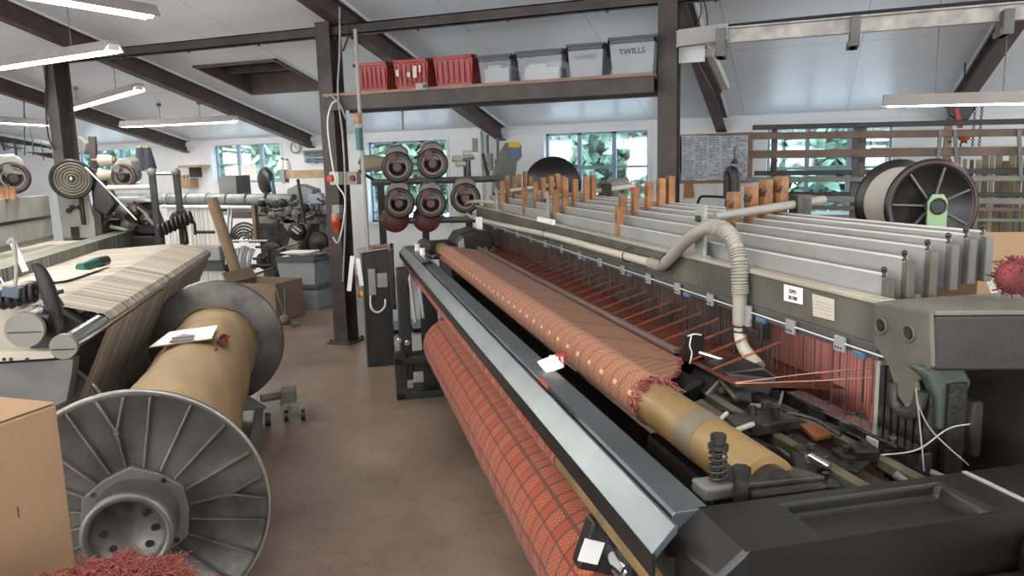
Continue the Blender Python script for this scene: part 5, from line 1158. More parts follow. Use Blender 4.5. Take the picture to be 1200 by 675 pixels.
# dobby / gear cluster behind the spool
t = thing('gear_unit', 'brown grey gear and cam unit behind the black spool of the left loom', 'machine unit', 'L', qv(150, 320, 8.2))
cl_ = [((112, 250), (118, 236), (140, 233), (176, 238), (186, 262), (180, 276), (150, 274), (122, 276))]
m = MB(); m.prism([qv(x, y, 8.2) for x, y in cl_[0]], (0, .3, 0)); part(t, 'housing', m, BLACKM, .02)
m = MB(); m.prism([qv(x, y, 8.1) for x, y in ((118, 240), (124, 232), (160, 231), (176, 237), (150, 240))], (0, .3, 0)); part(t, 'top_cover', m, mat('pale_case', (.5, .49, .44)), .02)
for k, (x, y, r) in enumerate(((120, 246, .10), (132, 252, .09), (146, 248, .10), (160, 250, .11), (172, 254, .07), (126, 264, .06), (150, 264, .07))):
    p = qv(x, y, 8.12); m = MB(); m.lathe(p, (.2, -1, 0), [(-.08, r*.9), (0, r), (.02, r*.8), (.02, r*.4), (.05, r*.35), (.05, 0)], 24); part(t, 'cam_wheel', m, [STEELL, OILY, GREYD, OILY, OLIVE, OILY, GREYD][k])
m = MB(); m.prism([qv(x, y, 8.15) for x, y in ((120, 276), (186, 276), (190, 330), (118, 330))], (0, .3, 0)); part(t, 'base', m, BLACKM, .02)
for k in range(14):
    p = qv(118+rnd.uniform(0, 64), 236+rnd.uniform(0, 36), 8.05); q = p+Vector((rnd.uniform(-.15, .15), 0, rnd.uniform(-.12, .12))); m = MB(); m.cyl(p, q, rnd.uniform(.008, .02), n=8); part(t, 'link_rod', m, rnd.choice([OILY, GREY, OLIVE]))
# tools on the warp
p = qz(106, 312, 1.10)
t = thing('hand_tool', 'green and black hand tool lying on the beige warp of the left loom', 'tool', 'L', (p.x, p.y, 1.07))
m = MB(); a, b = qz(94, 314, 1.10), qz(112, 308, 1.11); m.cyl(a, b, .030, .036, n=14); part(t, 'body', m, TEAL, .006)
m = MB(); m.cyl(b, qz(124, 305, 1.11), .036, .034, n=14); part(t, 'end', m, BLACK, .006)
p = qz(80, 322, 1.08); m = MB(); vs, fs = [], []
for i in range(17):
    for j in range(9):
        a_, b_ = i/16-.5, j/8-.5; vs.append((p.x-.05+.30*b_+.05*a_, p.y+.55*a_, 1.075+.018*abs(sin(a_*14+b_*3))*(1-abs(b_))+.01*cos(b_*20+a_*9)*(.5-abs(b_))))
for i in range(16):
    for j in range(8): k = i*9+j; fs.append((k, k+1, k+10, k+9))
m.add(vs, fs, True); single('rag', 'crumpled white rag lying on the warp beside the green hand tool', 'rag', 'L', m, mat('rag_white', (.66, .62, .54), .9))
# ================================================================== BACKGROUND
def PYs(pts, Y): return [pY(x, y, Y) for x, y in pts]
def plateY(parent, name, pts, Y, dY, mt, bev=.004, **kw):
    m = MB(); m.prism(PYs(pts, Y), (0, dY, 0)); return part(parent, name, m, mt, bev, **kw)
def cylY(parent, name, x0, y0, x1, y1, Y, r, mt, bev=0, r2=None):
    m = MB(); m.cyl(pY(x0, y0, Y), pY(x1, y1, Y), r, r2, n=16); return part(parent, name, m, mt, bev)
def boxpx(parent, name, x0, y0, x1, y1, Y, dY, mt, bev=.004, **kw):
    a, b = pY(x0, y0, Y), pY(x1, y1, Y); m = MB(); m.box(min(a.x, b.x), max(a.x, b.x), Y, Y+dY, min(a.z, b.z), max(a.z, b.z)); return part(parent, name, m, mt, bev, **kw)
def disc(parent, name, x, y, Y, r, mt, th=.04, prof=None):
    p = pY(x, y, Y); m = MB(); m.lathe(p, (0, -1, 0), prof or [(-th, 0), (-th, r*.95), (0, r), (.008, r*.85), (.004, r*.5), (.02, r*.4), (.02, 0)], 28); return part(parent, name, m, mt)
rb = random.Random(11)
# ---- the loom at the back left
bl = thing('weaving_loom', 'old grey loom standing across the hall in front of the window with the white paper', 'loom', 'B', (-6.5, 8.8, 0))
Y0 = 8.6
boxpx(bl, 'white_top_beam', 226, 240, 385, 252, Y0+.3, .12, ALUW)
boxpx(bl, 'top_box', 255, 206, 278, 229, Y0+.1, .3, GREYD, .01)
boxpx(bl, 'pillar', 255, 229, 262, 248, Y0+.1, .1, GREYD)
cylY(bl, 'back_roller', 120, 233, 345, 235, Y0-.1, .085, mat('grey_blue_roller', (.22, .25, .25), .4, .3, var=.3, scale=9))
for k in range(9):
    x = 130+k*23; p = pY(x, 234, Y0-.1); m = MB(); m.torus(p, (1, 0, 0), .088, .010, 20, 6); part(bl, 'roller_ring', m, GREYD)
cylY(bl, 'white_rail', 190, 242, 296, 243, Y0-.2, .025, LIP)
m = MB(); a, b = pY(195, 243, Y0-.18), pY(262, 330, Y0-.18); m.box(a.x, b.x, Y0-.18, Y0-.17, b.z, a.z); part(bl, 'hanging_warp', m, stripe_mat('grey_threads', (.28, .27, .25), (.66, .63, .58), 0, 26, .3), kind='stuff')
for x in (268, 272): cylY(bl, 'upright_tube', x, 244, x-3, 310, Y0-.25, .015, ALU)
m = MB(); c = pY(284, 276, Y0-.4)
for r in (.10, .14, .18, .22, .26): m.torus(c+Vector((0, r*.2, -.1)), (0, -1, 0), r, .016, 28, 6, a0=0, a1=pi)
part(bl, 'coiled_tubes', m, OILY)
boxpx(bl, 'brown_beam', 272, 248, 296, 256, Y0-.35, .1, STEEL)
boxpx(bl, 'wood_upright', 294, 240, 301, 280, Y0-.5, .06, mat('old_wood', (.24, .15, .09), .6, var=.3))
plateY(bl, 'main_frame', ((300, 252), (330, 244), (400, 250), (400, 340), (310, 335)), Y0+.05, .2, OILY, .02)
plateY(bl, 'cream_bracket', ((330, 256), (350, 254), (362, 262), (352, 282), (346, 302), (338, 304), (333, 296), (340, 276), (332, 266)), Y0-.3, .1, mat('beige_grey_casting', (.40, .37, .31), .5, var=.2), .02)
disc(bl, 'gear_disc', 347, 271, Y0-.34, .125, BLACKM, prof=[(-.05, 0), (-.05, .125), (0, .125), (.02, .11), (.02, .07), (.035, .06), (.035, 0)])
cylY(bl, 'gear_bar', 342, 268, 350, 274, Y0-.39, .016, ALU); cylY(bl, 'gear_bar', 345, 265, 353, 271, Y0-.39, .014, ALU)
plateY(bl, 'dark_swan_neck', ((372, 256), (384, 254), (392, 264), (394, 284), (386, 290), (378, 286), (374, 272)), Y0-.2, .12, GREYD, .02)
plateY(bl, 'pale_box', ((336, 222), (348, 216), (366, 222), (366, 240), (336, 240)), Y0-.05, .2, mat('pale_box_grey', (.36, .37, .36), .5), .01)
plateY(bl, 'clear_tube', ((362, 228), (374, 226), (380, 238), (360, 240)), Y0-.2, .1, mat('blue_white_box', (.52, .62, .70), .3), .01)
boxpx(bl, 'long_plank', 303, 254, 372, 262, Y0-.3, .08, mat('grey_wood', (.30, .27, .23), .6, var=.3))
boxpx(bl, 'steel_rail', 300, 248, 395, 251, Y0-.35, .05, GREYD)
cylY(bl, 'long_rod', 270, 282, 314, 282, Y0-.45, .014, ALU)
cylY(bl, 'long_rod', 306, 248, 312, 225, Y0-.35, .016, OILY)
cylY(bl, 'black_rod', 349, 210, 357, 262, Y0-.5, .020, BLACK)
m = MB(); 
for i, (x, y, r) in enumerate(((312, 244, .07), (322, 240, .05), (330, 238, .06), (318, 252, .06), (338, 246, .05), (356, 244, .06), (384, 245, .07), (372, 250, .05), (305, 238, .05), (328, 252, .05), (346, 250, .06), (362, 254, .05))):
    disc(bl, 'small_wheel', x, y, Y0-.36-.02*(i % 3), r, rb.choice([OILY, GREYD, STEELL, BLACKM]))
for k in range(34):
    x, y = rb.uniform(302, 395), rb.uniform(232, 262); L_ = rb.uniform(6, 20); an = rb.choice([0, 0, pi/2, .6, -.5])
    cylY(bl, 'lever', x, y, x+L_*cos(an), y+L_*sin(an)*.8, Y0-.28-.16*rb.random(), rb.uniform(.006, .016), rb.choice([OILY, GREYD, GREY, BLACKM, OLIVE]))
for k in range(18):
    x, y = rb.uniform(268, 330), rb.uniform(268, 322); L_ = rb.uniform(10, 28); an = rb.choice([0, pi/2, 1.2, -.4])
    cylY(bl, 'lever', x, y, x+L_*cos(an), y+L_*sin(an)*.8, Y0-.35-.1*rb.random(), rb.uniform(.008, .02), rb.choice([OILY, GREYD, BLACKM, STEELL]))
for k, (x, y, r) in enumerate(((318, 296, .16), (325, 318, .12), (308, 306, .11), (336, 316, .10), (372, 284, .14), (384, 300, .12))):
    disc(bl, 'gear_wheel', x, y, Y0-.30, r, [STEELL, OILY, BLACKM, OILY, BLACKM, OILY][k], .08)
for x in (262, 312, 380): boxpx(bl, 'leg', x, 300, x+10, 345, Y0, .15, BLACKM)
boxpx(bl, 'low_beam', 214, 300, 262, 318, Y0-.2, .2, GREEN, .01); boxpx(bl, 'low_grey_case', 222, 288, 258, 306, Y0-.3, .2, mat('pale_box_grey', (.36, .37, .36)), .02)
m = MB()
for i in range(9):
    a, b = pY(270+i*3.5, 290+2*sin(i), Y0-.5), pY(272+i*2.6, 315, Y0-.5); m.tube([a, a.lerp(b, .5)+Vector((.02*sin(i*2), -.03, 0)), b], .022, n=6)
single('plastic_sheet', 'bunched pale plastic sheet hanging at the old loom in the back', 'plastic sheet', 'B', m, CLEARF)
t = thing('fan', 'black round fan in front of the window with the white paper', 'fan', 'B', pY(313, 225, 9.3))
p = pY(311, 212, 9.2); m = MB(); m.lathe(p, (-.5, -1, 0), [(-.1, .05), (-.06, .16), (0, .20), (.04, .17), (.05, .06), (.05, 0)], 28); part(t, 'cage', m, BLACKM)
m = MB(); m.cyl(pY(318, 208, 9.15), pY(325, 252, 9.0), .03); part(t, 'stand', m, BLUEP)
t = thing('paper_notice', 'white sheet of paper stuck on the window pane', 'paper', 'B', pY(291, 212, 10.38)); boxpx(t, 'sheet', 282, 193, 301, 211, 10.46, .004, PAPER, 0)
t = thing('wooden_plank', 'pale wooden plank lying level beside the middle column', 'plank', 'B', pY(360, 204, 9.0)); boxpx(t, 'plank', 332, 200, 391, 208, 9.0, .12, WOODL); boxpx(t, 'end_block', 328, 199, 334, 214, 8.98, .1, GREY)
cn = thing('yarn_cone', 'white yarn cone standing on the pale plank in front of the window', 'yarn cone', 'B', pY(331, 200, 9.0), 'cones by the back window')
m = MB(); m.cyl(pY(330, 199, 9.05), pY(331, 187, 9.05), .07, .045, n=20); part(cn, 'yarn', m, PAPER, .005); m = MB(); m.cyl(pY(331, 187, 9.05), pY(331, 185, 9.05), .02, n=12); part(cn, 'core', m, WOOD)
cn = thing('yarn_cone', 'thin white yarn cone right of the fatter one on the pale plank', 'yarn cone', 'B', pY(338, 200, 9.0), 'cones by the back window')
m = MB(); m.cyl(pY(337.5, 199, 9.05), pY(336, 188, 9.05), .05, .035, n=20); part(cn, 'yarn', m, PAPER, .005); m = MB(); m.cyl(pY(336, 188, 9.05), pY(336, 186, 9.05), .02, n=12); part(cn, 'core', m, WOOD)
# small rack of cones at left of window
t = thing('cone_shelf', 'small wooden shelf bracket with orange cones on the wall left of the back window', 'shelf', 'B', pY(220, 195, 10.2))
boxpx(t, 'board', 208, 194, 232, 196, 10.1, .28, WOODL); boxpx(t, 'bracket', 221, 196, 223, 208, 10.1, .28, STEEL)
t = thing('cone_box', 'orange cardboard cone tray left of the back window', 'box', 'B', pY(216, 214, 9.6)); boxpx(t, 'tray', 210, 209, 223, 220, 10.2, .2, WOODL, .01)
for k in range(3): p = pY(212+k*4, 209, 10.3); m = MB(); m.cyl(p, p+Vector((0, 0, .06)), .022, .014, n=12); part(t, 'cone_tip', m, WOOD)
# wooden cones in row at left edge
for k in range(3):
    p = qv(3+k*6, 233, 7.0); m = MB(); m.cyl(p, p+Vector((0, 0, .10)), .030, .026, n=14)
    single('wooden_cone', ('leftmost', 'middle', 'rightmost')[k]+' of the three orange wooden cones on the grey board at the left edge', 'cone', 'L', m, WOOD, .004, group='wooden cones at the left edge')
# clock and sign
t = thing('wall_clock', 'round white clock on the back wall right of the window with the paper', 'clock', 'B', pY(347, 173, 10.38))
disc(t, 'face', 346, 173, 10.36, .085, PAPER, .02, prof=[(-.02, 0), (-.02, .085), (0, .085), (0, 0)])
p = pY(346, 173, 10.35); m = MB(); m.torus(p, (0, 1, 0), .088, .008, 28, 6); part(t, 'rim', m, GREY)
m = MB(); m.bar(p+Vector((0, -.004, 0)), p+Vector((0, -.004, .055)), .006, .002, up=(0, 1, 0)); part(t, 'hand', m, INK)
m = MB(); m.bar(p+Vector((0, -.004, 0)), p+Vector((.038, -.004, -.012)), .008, .002, up=(0, 1, 0)); part(t, 'hand', m, INK)
t = thing('reed_rack', 'blue grey wall rack of stacked reeds beside the clock', 'rack', 'B', pY(370, 183, 10.3))
for k in range(4): boxpx(t, 'reed', 355+k*.6, 176.5+k*3.6, 383, 178.6+k*3.6, 10.26, .12, [GREYD, BLUEP, GREY, BLUEP][k], .003)
for k in range(3): boxpx(t, 'spacer', 358+k*10, 179, 360+k*10, 191, 10.3, .08, BLUEP)
# cardboard tube and boxes
t = single('cardboard_tube', 'long brown cardboard tube leaning in front of the old loom', 'tube', 'B', MB().cyl(pY(284, 340, 7.2), pY(248, 233, 7.2), .065, n=24), mat('tube_brown', (.36, .25, .16), .8, var=.1))
t = thing('cardboard_box', 'open brown cardboard box behind the rear flange of the foreground beam', 'box', 'B', (-6.9, 7.4, 0))
a, b = pY(264, 331, 6.9), pY(322, 334, 6.9); m = MB(); th = .008
m.box(a.x, b.x, 6.9, 6.9+th, 0, a.z); m.box(a.x, a.x+th, 6.9, 7.4, 0, a.z); m.box(b.x-th, b.x, 6.9, 7.4, 0, a.z); m.box(a.x, b.x, 7.4-th, 7.4, 0, a.z); m.box(a.x, b.x, 6.9, 7.4, 0, .01); part(t, 'carton', m, mat('dull_cardboard', (.33, .235, .17), .85), .002)
m = MB(); m.obox((a.x-.0, 7.15, a.z+.05), (.01, .5, .14), (0, -.6, 0)); part(t, 'flap', m, mat('dull_cardboard', (.33, .235, .17)))
t = thing('winding_frame', 'small steel frame with round brown end standing right of the open box', 'frame', 'B', (-6.3, 6.9, 0))
for pts in (((322, 335), (338, 385)), ((334, 338), (336, 388))): m = MB(); a_, b_ = pY(*pts[0], 6.8), pY(*pts[1], 6.8); b_.z = max(b_.z, .01); m.cyl(a_, b_, .012); part(t, 'strut', m, GREYD)
p = pY(334, 381, 6.75); m = MB(); m.ball((p.x, p.y, .07), .06, 14, 8); part(t, 'weight', m, mat('brown_weight', (.25, .15, .10), .5))
m = MB(); p = pY(338, 386, 6.7); m.box(p.x-.25, p.x+.05, 6.7, 6.85, 0, .02); part(t, 'foot', m, GREYD)
tub('storage_box', 'clear blue lidded plastic box at the bottom of the stack of two on the floor', 'storage box', -5.67, 7.85, 0, .58, .42, .30, CLEARF, DLID, 'stacked storage boxes on the floor', contents=.6)
tub('storage_box', 'clear plastic box with dark lid on top of the stack of two', 'storage box', -5.67, 7.85, .302, .55, .42, .33, CLEARF, DLID, 'stacked storage boxes on the floor', contents=.7)
t = thing('paper_stack', 'loose papers and cloth samples lying on the upper storage box', 'papers', 'B', (-5.67, 7.85, .635))
for k in range(5): m = MB(); m.obox((-5.70+rb.uniform(-.08, .08), 7.85, .645+k*.010), (.38, .3, .009), (0, 0, rb.uniform(-.4, .4))); part(t, 'sheet', m, [PAPER, STEELL, CREAM, GREY, PAPER][k])
m = MB(); m.box(-6.5, -6.15, 7.75, 8.0, 0, .22); single('blue_bag', 'small pale blue bag on the floor left of the stacked boxes', 'bag', 'B', m, mat('pale_blue_bag', (.40, .58, .72), .5), .06)

# overhead bars and hanging cables at the far left
t = thing('overhead_rail', 'blue grey overhead bars with hanging cables at the far left behind the steel column', 'rail', 'B', pY(40, 170, 8.0))
for (x0, y0, x1, y1) in ((-60, 146, 112, 178), (-60, 160, 60, 176), (-60, 172, 112, 180)):
    m = MB(); m.bar(pY(x0, y0, 8.0), pY(x1, y1, 8.0), .04, .045); part(t, 'bar', m, mat('blue_grey_bar', (.17, .21, .23), .5), .003)
m = MB(); p = pY(97, 170, 7.95); m.obox(p, (.22, .1, .16), (0, .5, 0)); part(t, 'bracket', m, GREYD, .01)
for k, (x, y0, y1, r) in enumerate(((18, 163, 184, .018), (28, 60, 182, .008), (38, 150, 182, .010), (50, 166, 188, .008), (4, 166, 176, .02))):
    m = MB(); m.tube([pY(x-3, y0, 7.95), pY(x, (y0+y1)/2, 7.95), pY(x+1, y1, 7.95)], r, n=6); part(t, 'hanging_cable', m, INK)
zc = ceil_z(8.0); p = pY(60, 168, 8.0); m = MB(); m.cyl(p, (p.x, 8.0, zc), .008, n=6); part(t, 'hanging_rod', m, GREYD)
q_ = pY(411, 209, 6.15); t = thing('isolator_switch', 'second grey isolator box with red knob right of the middle column', 'switch', 'B', q_)
m = MB(); m.box(-4.05, q_.x+.04, 6.19, 6.27, q_.z-.06, q_.z+.06); part(t, 'box', m, GREY, .006); m = MB(); m.cyl((q_.x, 6.19, q_.z), (q_.x, 6.16, q_.z), .028, .024); part(t, 'knob', m, mat('dull_red_knob', (.35, .08, .06), .5), .003)
# ---- creel with weft feeders behind the loom end
cr = thing('feeder_stand', 'steel creel stand with two rails carrying round weft feeders', 'stand', 'L', qv(500, 330, 7.6)); CV = 7.9
def zq(x, y, v=CV): return qv(x, y, v)
for (x0, x1, y0, y1) in ((436, 582, 213, 208.5), (445, 560, 258, 256)):
    m = MB(); m.cyl(zq(x0, y0), zq(x1, y1), .024); part(cr, 'rail', m, GREYD)
    m = MB(); m.bar(zq(x0, y0+3), zq(x1, y1+3), .03, .03); part(cr, 'rail', m, BLACKM)
for x in (446, 497, 548):
    m = MB(); a = zq(x, 185 if x == 548 else 212); m.bar((a.x, a.y+.05, 0), (a.x, a.y+.05, a.z), .07, .05, up=(0, 1, 0)); part(cr, 'post', m, BLACKM, .004)
    m = MB(); m.box(a.x-.2, a.x+.2, a.y-.2, a.y+.3, 0, .04); part(cr, 'foot', m, BLACKM, .004)
for x, y, n_ in ((466, 196, 'upper left'), (507, 192, 'upper right'), (468, 238, 'lower left'), (505, 238, 'lower middle'), (545, 232, 'lower right, partly behind the loom head')):
    feeder('weft_feeder', 'dark weft feeder on the steel creel, %s' % n_, zq(x, y, CV-.12), (-.12, -1, 0), 1.35, 'weft feeders on the steel creel', disc=True)
    if y > 200 and x < 520:
        m = MB(); c = zq(x-5, 256, CV-.02); m.lathe(c, (-.1, -1, 0), [(-.02, .03), (-.02, .14), (0, .145), (.01, .14), (.03, .05), (.03, 0)], 28); single('red_disc_guard', 'round dark red guard below the %s feeder' % n_, 'guard', 'L', m, mat('dull_red', (.15, .04, .035), .5))
for x, y in ((433, 188), (440, 195), (428, 196), (540, 192), (548, 180), (536, 186)):
    m = MB(); p = zq(x, y); m.cyl(p-Vector((.05, 0, 0)), p+Vector((.05, 0, 0)), .03, n=12); part(cr, 'yarn_guide', m, rb.choice([CREAM, GREYD, ALU]))
for x0, y0, x1, y1 in ((530, 188, 556, 185), (486, 185, 498, 180), (548, 185, 549, 250), (566, 180, 572, 208), (420, 190, 445, 200), (420, 200, 440, 212)):
    m = MB(); m.cyl(zq(x0, y0), zq(x1, y1), .016, n=10); part(cr, 'guide_arm', m, rb.choice([BLACKM, GREYD]))
# cones behind, cream box cluster at left
for k in range(4):
    c = zq(424+k*5, 190+3*(k % 2), 7.9); cone(('pale cone between the column and the creel, ' + ('first', 'second', 'third', 'fourth')[k]+' from the column'), c, (1, -.3, 0), .08, .05, .14, mat('straw_yarn', (.50, .43, .32), .8), WOOD, 'cones behind the creel')
# grey pillar with the yellow sign
t = thing('grey_console', 'grey machine pillar with a yellow and blue label behind the far end of the loom', 'machine', 'L', qv(592, 230, 7.9)); 
P_ = [qv(x, y, 8.0) for x, y in ((580, 262), (582, 205), (592, 176), (598, 166), (611, 170), (612, 184), (606, 190), (603, 225), (606, 262))]
m = MB(); m.prism(P_, (0, .25, 0)); part(t, 'body', m, mat('dark_green_grey', (.19, .20, .175), .5), .01)
m = MB(); P_ = [qv(x, y, 7.97) for x, y in ((596, 166), (609, 166.5), (609, 173), (596, 172.5))]; m.prism(P_, (0, .01, 0)); part(t, 'yellow_label', m, YELL)
m = MB(); P_ = [qv(x, y, 7.97) for x, y in ((597, 175), (610, 175), (610, 184), (598, 183.5))]; m.prism(P_, (0, .01, 0)); part(t, 'blue_label', m, mat('blue_ink', (.12, .16, .35), .5))
m = MB(); a = qv(593, 262, 8.0); m.box(a.x-.15, a.x+.25, a.y, a.y+.3, 0, a.z+.02); part(t, 'pedestal', m, GREYD, .01)
t = thing('wall_panel', 'tall white cupboard door panel on the back wall behind the creel', 'panel', 'B', pY(545, 250, 10.3)); boxpx(t, 'door', 526, 155, 566, 250, 10.30, .08, WHITE, .004); boxpx(t, 'vent', 553, 162, 560, 178, 10.29, .01, GREY)
t = thing('wall_pipes', 'thin dark pipes and red valve wheel on the back wall right of the white panel', 'pipes', 'B', pY(575, 200, 10.2))
for x in (571, 583): cylY(t, 'pipe', x, 158, x+1, 205, 10.25, .02, GREYD)
boxpx(t, 'gauge_box', 570, 180, 576, 200, 10.15, .08, GREY, .01); disc(t, 'valve_wheel', 583, 190, 10.1, .045, REDB)
m = MB(); m.tube([pY(x, y, 8.6) for x, y in ((472, 152), (472, 133), (475, 129), (530, 126))], .012, n=8); single('conduit', 'thin bent grey conduit hanging below the overhead shelf', 'pipe', 'B', m, GREY)
# long far away warp reel (black) behind the healds
t = thing('black_reel', 'black round reel standing behind the wooden clamps below the centre window', 'reel', 'L', qv(648, 215, 7.4)); c = qv(648, 217, 7.3)
m = MB(); m.lathe(c, (-.2, -1, 0), [(-.12, .03), (-.12, .27), (-.10, .28), (-.02, .28), (0, .27), (0, .03)], 40); part(t, 'rim', m, BLACK); m = MB(); m.box(c.x-.04, c.x+.04, c.y+.05, c.y+.1, 0, c.z); part(t, 'stand', m, BLACKM)
t = thing('pale_motor', 'pale grey motor bracket under the centre window behind the healds', 'motor', 'L', qv(722, 215, 7.0)); c = qv(722, 216, 7.0)
m = MB(); m.cyl(qv(712, 217, 7), qv(735, 214, 7), .055, n=18); part(t, 'body', m, GREY, .01); m = MB(); m.tube([qv(714, 216, 6.95), qv(705, 213, 6.95), qv(705, 221, 6.95), qv(709, 226, 6.95)], .022, n=10); part(t, 'arm', m, GREYD); m = MB(); m.box(c.x-.03, c.x+.03, c.y, c.y+.06, 0, c.z); part(t, 'stand', m, GREYD)
# ---- notice board by the shelf column
nb = thing('notice_board', 'wooden edged board covered with white printed schedules right of the shelf column', 'notice board', 'B', pY(830, 185, 10.3))
boxpx(nb, 'board', 795, 158, 881, 214, 10.34, .04, mat('board_wood', (.38, .22, .14), .6))
for k in range(5):
    x0 = 799+k*15.5; s_ = boxpx(nb, 'schedule_sheet', x0, 158+rb.uniform(0, 2), x0+14.6, 212-rb.uniform(0, 2), 10.325, .006, mat('sheet_white', (.74, .76, .80), .7), 0)
    a, b = pY(x0, 161, 10.32), pY(x0+14.6, 211, 10.32); m = MB(); z = a.z
    while z > b.z+.03:
        h_ = rb.uniform(.008, .022); x = a.x+.01
        while x < b.x-.03:
            w_ = rb.uniform(.02, .06)
            if rb.random() < .75: m.box(x, min(x+w_, b.x-.01), 10.3225, 10.3245, z-h_, z)
            x += w_+.008
        z -= h_+.012
    part(s_, 'printed_rows', m, mat('grey_print', (.33, .36, .44), .8))
for x0, x1, lab in ((811, 838, 'upright'), (838, 850, 'slanted')):
    m = MB(); m.prism(PYs(((x0, 213), (x1, 216), (x1-2, 232), (x0+4, 234)), 10.39), (0, .004, 0)); single('paper_sheet', 'loose %s paper sheet below the notice board' % lab, 'paper', 'B', m, PAPER)
m = MB(); m.prism(PYs(((802, 214), (811, 214), (813, 232), (801, 232)), 10.365), (0, .03, 0)); single('orange_folder', 'orange folder left of the papers below the notice board', 'folder', 'B', m, mat('orange_card', (.55, .27, .10), .7))
m = MB(); m.prism(PYs(((794, 158), (799, 162), (801, 213), (797, 212)), 10.34), (0, .05, 0)); single('paper_roll', 'rolled white paper beside the shelf column', 'paper', 'B', m, PAPER, .01)
tb = thing('work_bench', 'long bench under the back windows behind the big loom', 'bench', 'B', (-.5, 10, 0)); m = MB(); m.box(-3.6, 2.5, 9.7, 10.35, .95, 1.0); part(tb, 'worktop', m, GREY, .005)
for x in (-3.5, -.5, 2.4): m = MB(); m.box(x-.04, x+.04, 9.75, 10.3, 0, .95); part(tb, 'leg', m, GREYD)
# black upright lever with cone (behind the frames)
t = thing('black_lever', 'black cone shaped machine handle rising behind the near wooden clamps', 'handle', 'L', qu(858, 215, 2.3)); U_ = 2.25
def zu(x, y): return qu(x, y, U_)
m = MB(); m.tube([zu(853, 232), zu(854, 205), zu(857, 200), zu(861, 205), zu(862, 232)], .028, n=10); part(t, 'lever', m, BLACKM); m = MB(); m.cyl(zu(861, 192), zu(861, 186), .022, .012, n=12); m.cyl(zu(861, 186), zu(861, 172), .006, n=8); part(t, 'spindle', m, BLACK)
m = MB(); m.tube([zu(817, 240), zu(820, 232), zu(826, 230), zu(848, 231)], .008, n=8); part(t, 'bent_rod', m, BLACK); p = zu(857, 230); m = MB(); m.box(p.x-.03, p.x+.03, p.y-.05, p.y+.02, .2, p.z); part(t, 'post', m, BLACKM)
# ---- the rail rack at the right
rk = thing('beam_rack', 'wide dark steel rack of level rails standing in front of the right window', 'rack', 'B', (1, 8.3, 0)); RY = 8.2
BRN = mat('brown_rail', (.17, .105, .08), .5, .2, var=.3)
for (y0, y1, hh, mt, x0, dy) in ((149.5, 142, 5, BLACKM, 882, 0), (159.5, 155, 7, BRN, 880, .0), (181, 177, 8, BRN, 878, .0), (203, 200, 5, BLACKM, 884, .1), (210.5, 209, 5, GREYD, 875, 0), (227, 228, 4, BLACKM, 922, .1), (233, 236, 6, GREYD, 922, 0), (243, 246, 4, BRN, 940, .0), (257, 258, 3, GREYD, 940, 0)):
    a, b = pY(x0, y0, RY+dy), pY(1300, y1-(y0-y1)*.28, RY+dy); r_ = hh/896*8.6/2
    m = MB(); m.bar(a, b, .05, r_*2); part(rk, 'rail', m, mt, .004)
for x in (908, 1004, 1012, 1112, 1218):
    a = pY(x, 146, RY+.06); m = MB(); m.box(a.x-.03, a.x+.03, RY+.05, RY+.11, 0, a.z); part(rk, 'upright', m, OILY if x != 1112 else GOLD, .003)
for x in (908, 1010, 1112):
    for y in (166, 188, 214, 238): p = pY(x+2, y, RY-.02); m = MB(); m.cyl(p, p+Vector((0, .1, 0)), .012, n=8); part(rk, 'rack_peg', m, BLACKM)
for x0, x1 in ((1098, 1106), (1122, 1116), (1196, 1192)):
    a, b = pY(x0, 205, RY-.04), pY((x0+x1)/2, 152, RY-.04); m = MB(); m.bar(a, b, .03, .03, up=(0, 1, 0)); part(rk, 'diagonal_brace', m, GREYD)
for k in range(22):
    x = 1082+k*8; a, b = pY(x-3, 282, RY+.5+.25*(k % 2)), pY(x+1, 180+rb.uniform(0, 14), RY+.75+.25*(k % 2)); a.z = .02
    m = MB(); m.bar(a, b, rb.uniform(.03, .06), .03, up=(0, 1, 0)); kk = rb.choice([0, 0, 1, 2]); single('wooden_lath', ('golden', 'olive', 'brown')[kk]+' lath leaning behind the rack, '+('just right of the black yarn drum' if k > 8 and k < 14 else 'behind the black yarn drum' if k <= 8 else 'towards the right edge'), 'lath', 'B', m, (GOLD, OLIVE, BRN)[kk], .003, group='laths leaning behind the rack')
m = MB(); m.tube([pY(x, y, RY+.35) for x, y in ((1020, 174), (1080, 174), (1150, 173), (1195, 172))], .012, n=8); single('bamboo_cane', 'pale yellow cane lying along the rack', 'cane', 'B', m, CREAM)
# the orange lifting block hanging at the rafter
t = thing('lifting_hoist', 'orange and black chain hoist hanging from the rafter behind the rack', 'hoist', 'B', pY(1128, 150, 8.9)); HY = 8.9
plateY(t, 'black_body', ((1110, 122), (1146, 121), (1136, 140), (1126, 143), (1112, 136)), HY, .12, BLACK, .015)
plateY(t, 'red_arm', ((1118, 126), (1124, 127), (1129, 150), (1122, 150)), HY-.03, .03, REDB, .006)
m = MB(); p = pY(1130, 159, HY); m.ball(p, .062, 16, 10, sc=(1, .8, 1)); part(t, 'orange_block', m, ORANGE)
m = MB(); m.torus(p+Vector((0, 0, -.09)), (0, 1, 0), .03, .009, 16, 6, a0=.5, a1=5.5); part(t, 'hook', m, OILY)
for x in (1141, 1149):
    m = MB(); z0_, z1_ = pY(x, 176, HY).z, pY(x, 120, HY).z; xx = pY(x, 150, HY).x; z = z0_
    while z < z1_: m.torus((xx, HY, z), (0, 1, 0) if int(z*50) % 2 else (1, 0, 0), .012, .004, 10, 5); z += .02
    part(t, 'chain', m, BLACKM)
m = MB(); m.cyl(pY(1128, 124, HY+.06), (pY(1128, 124, HY+.06).x, HY+.06, ceil_z(HY+.06)), .008, n=6); part(t, 'hanging_rod', m, BLACKM)
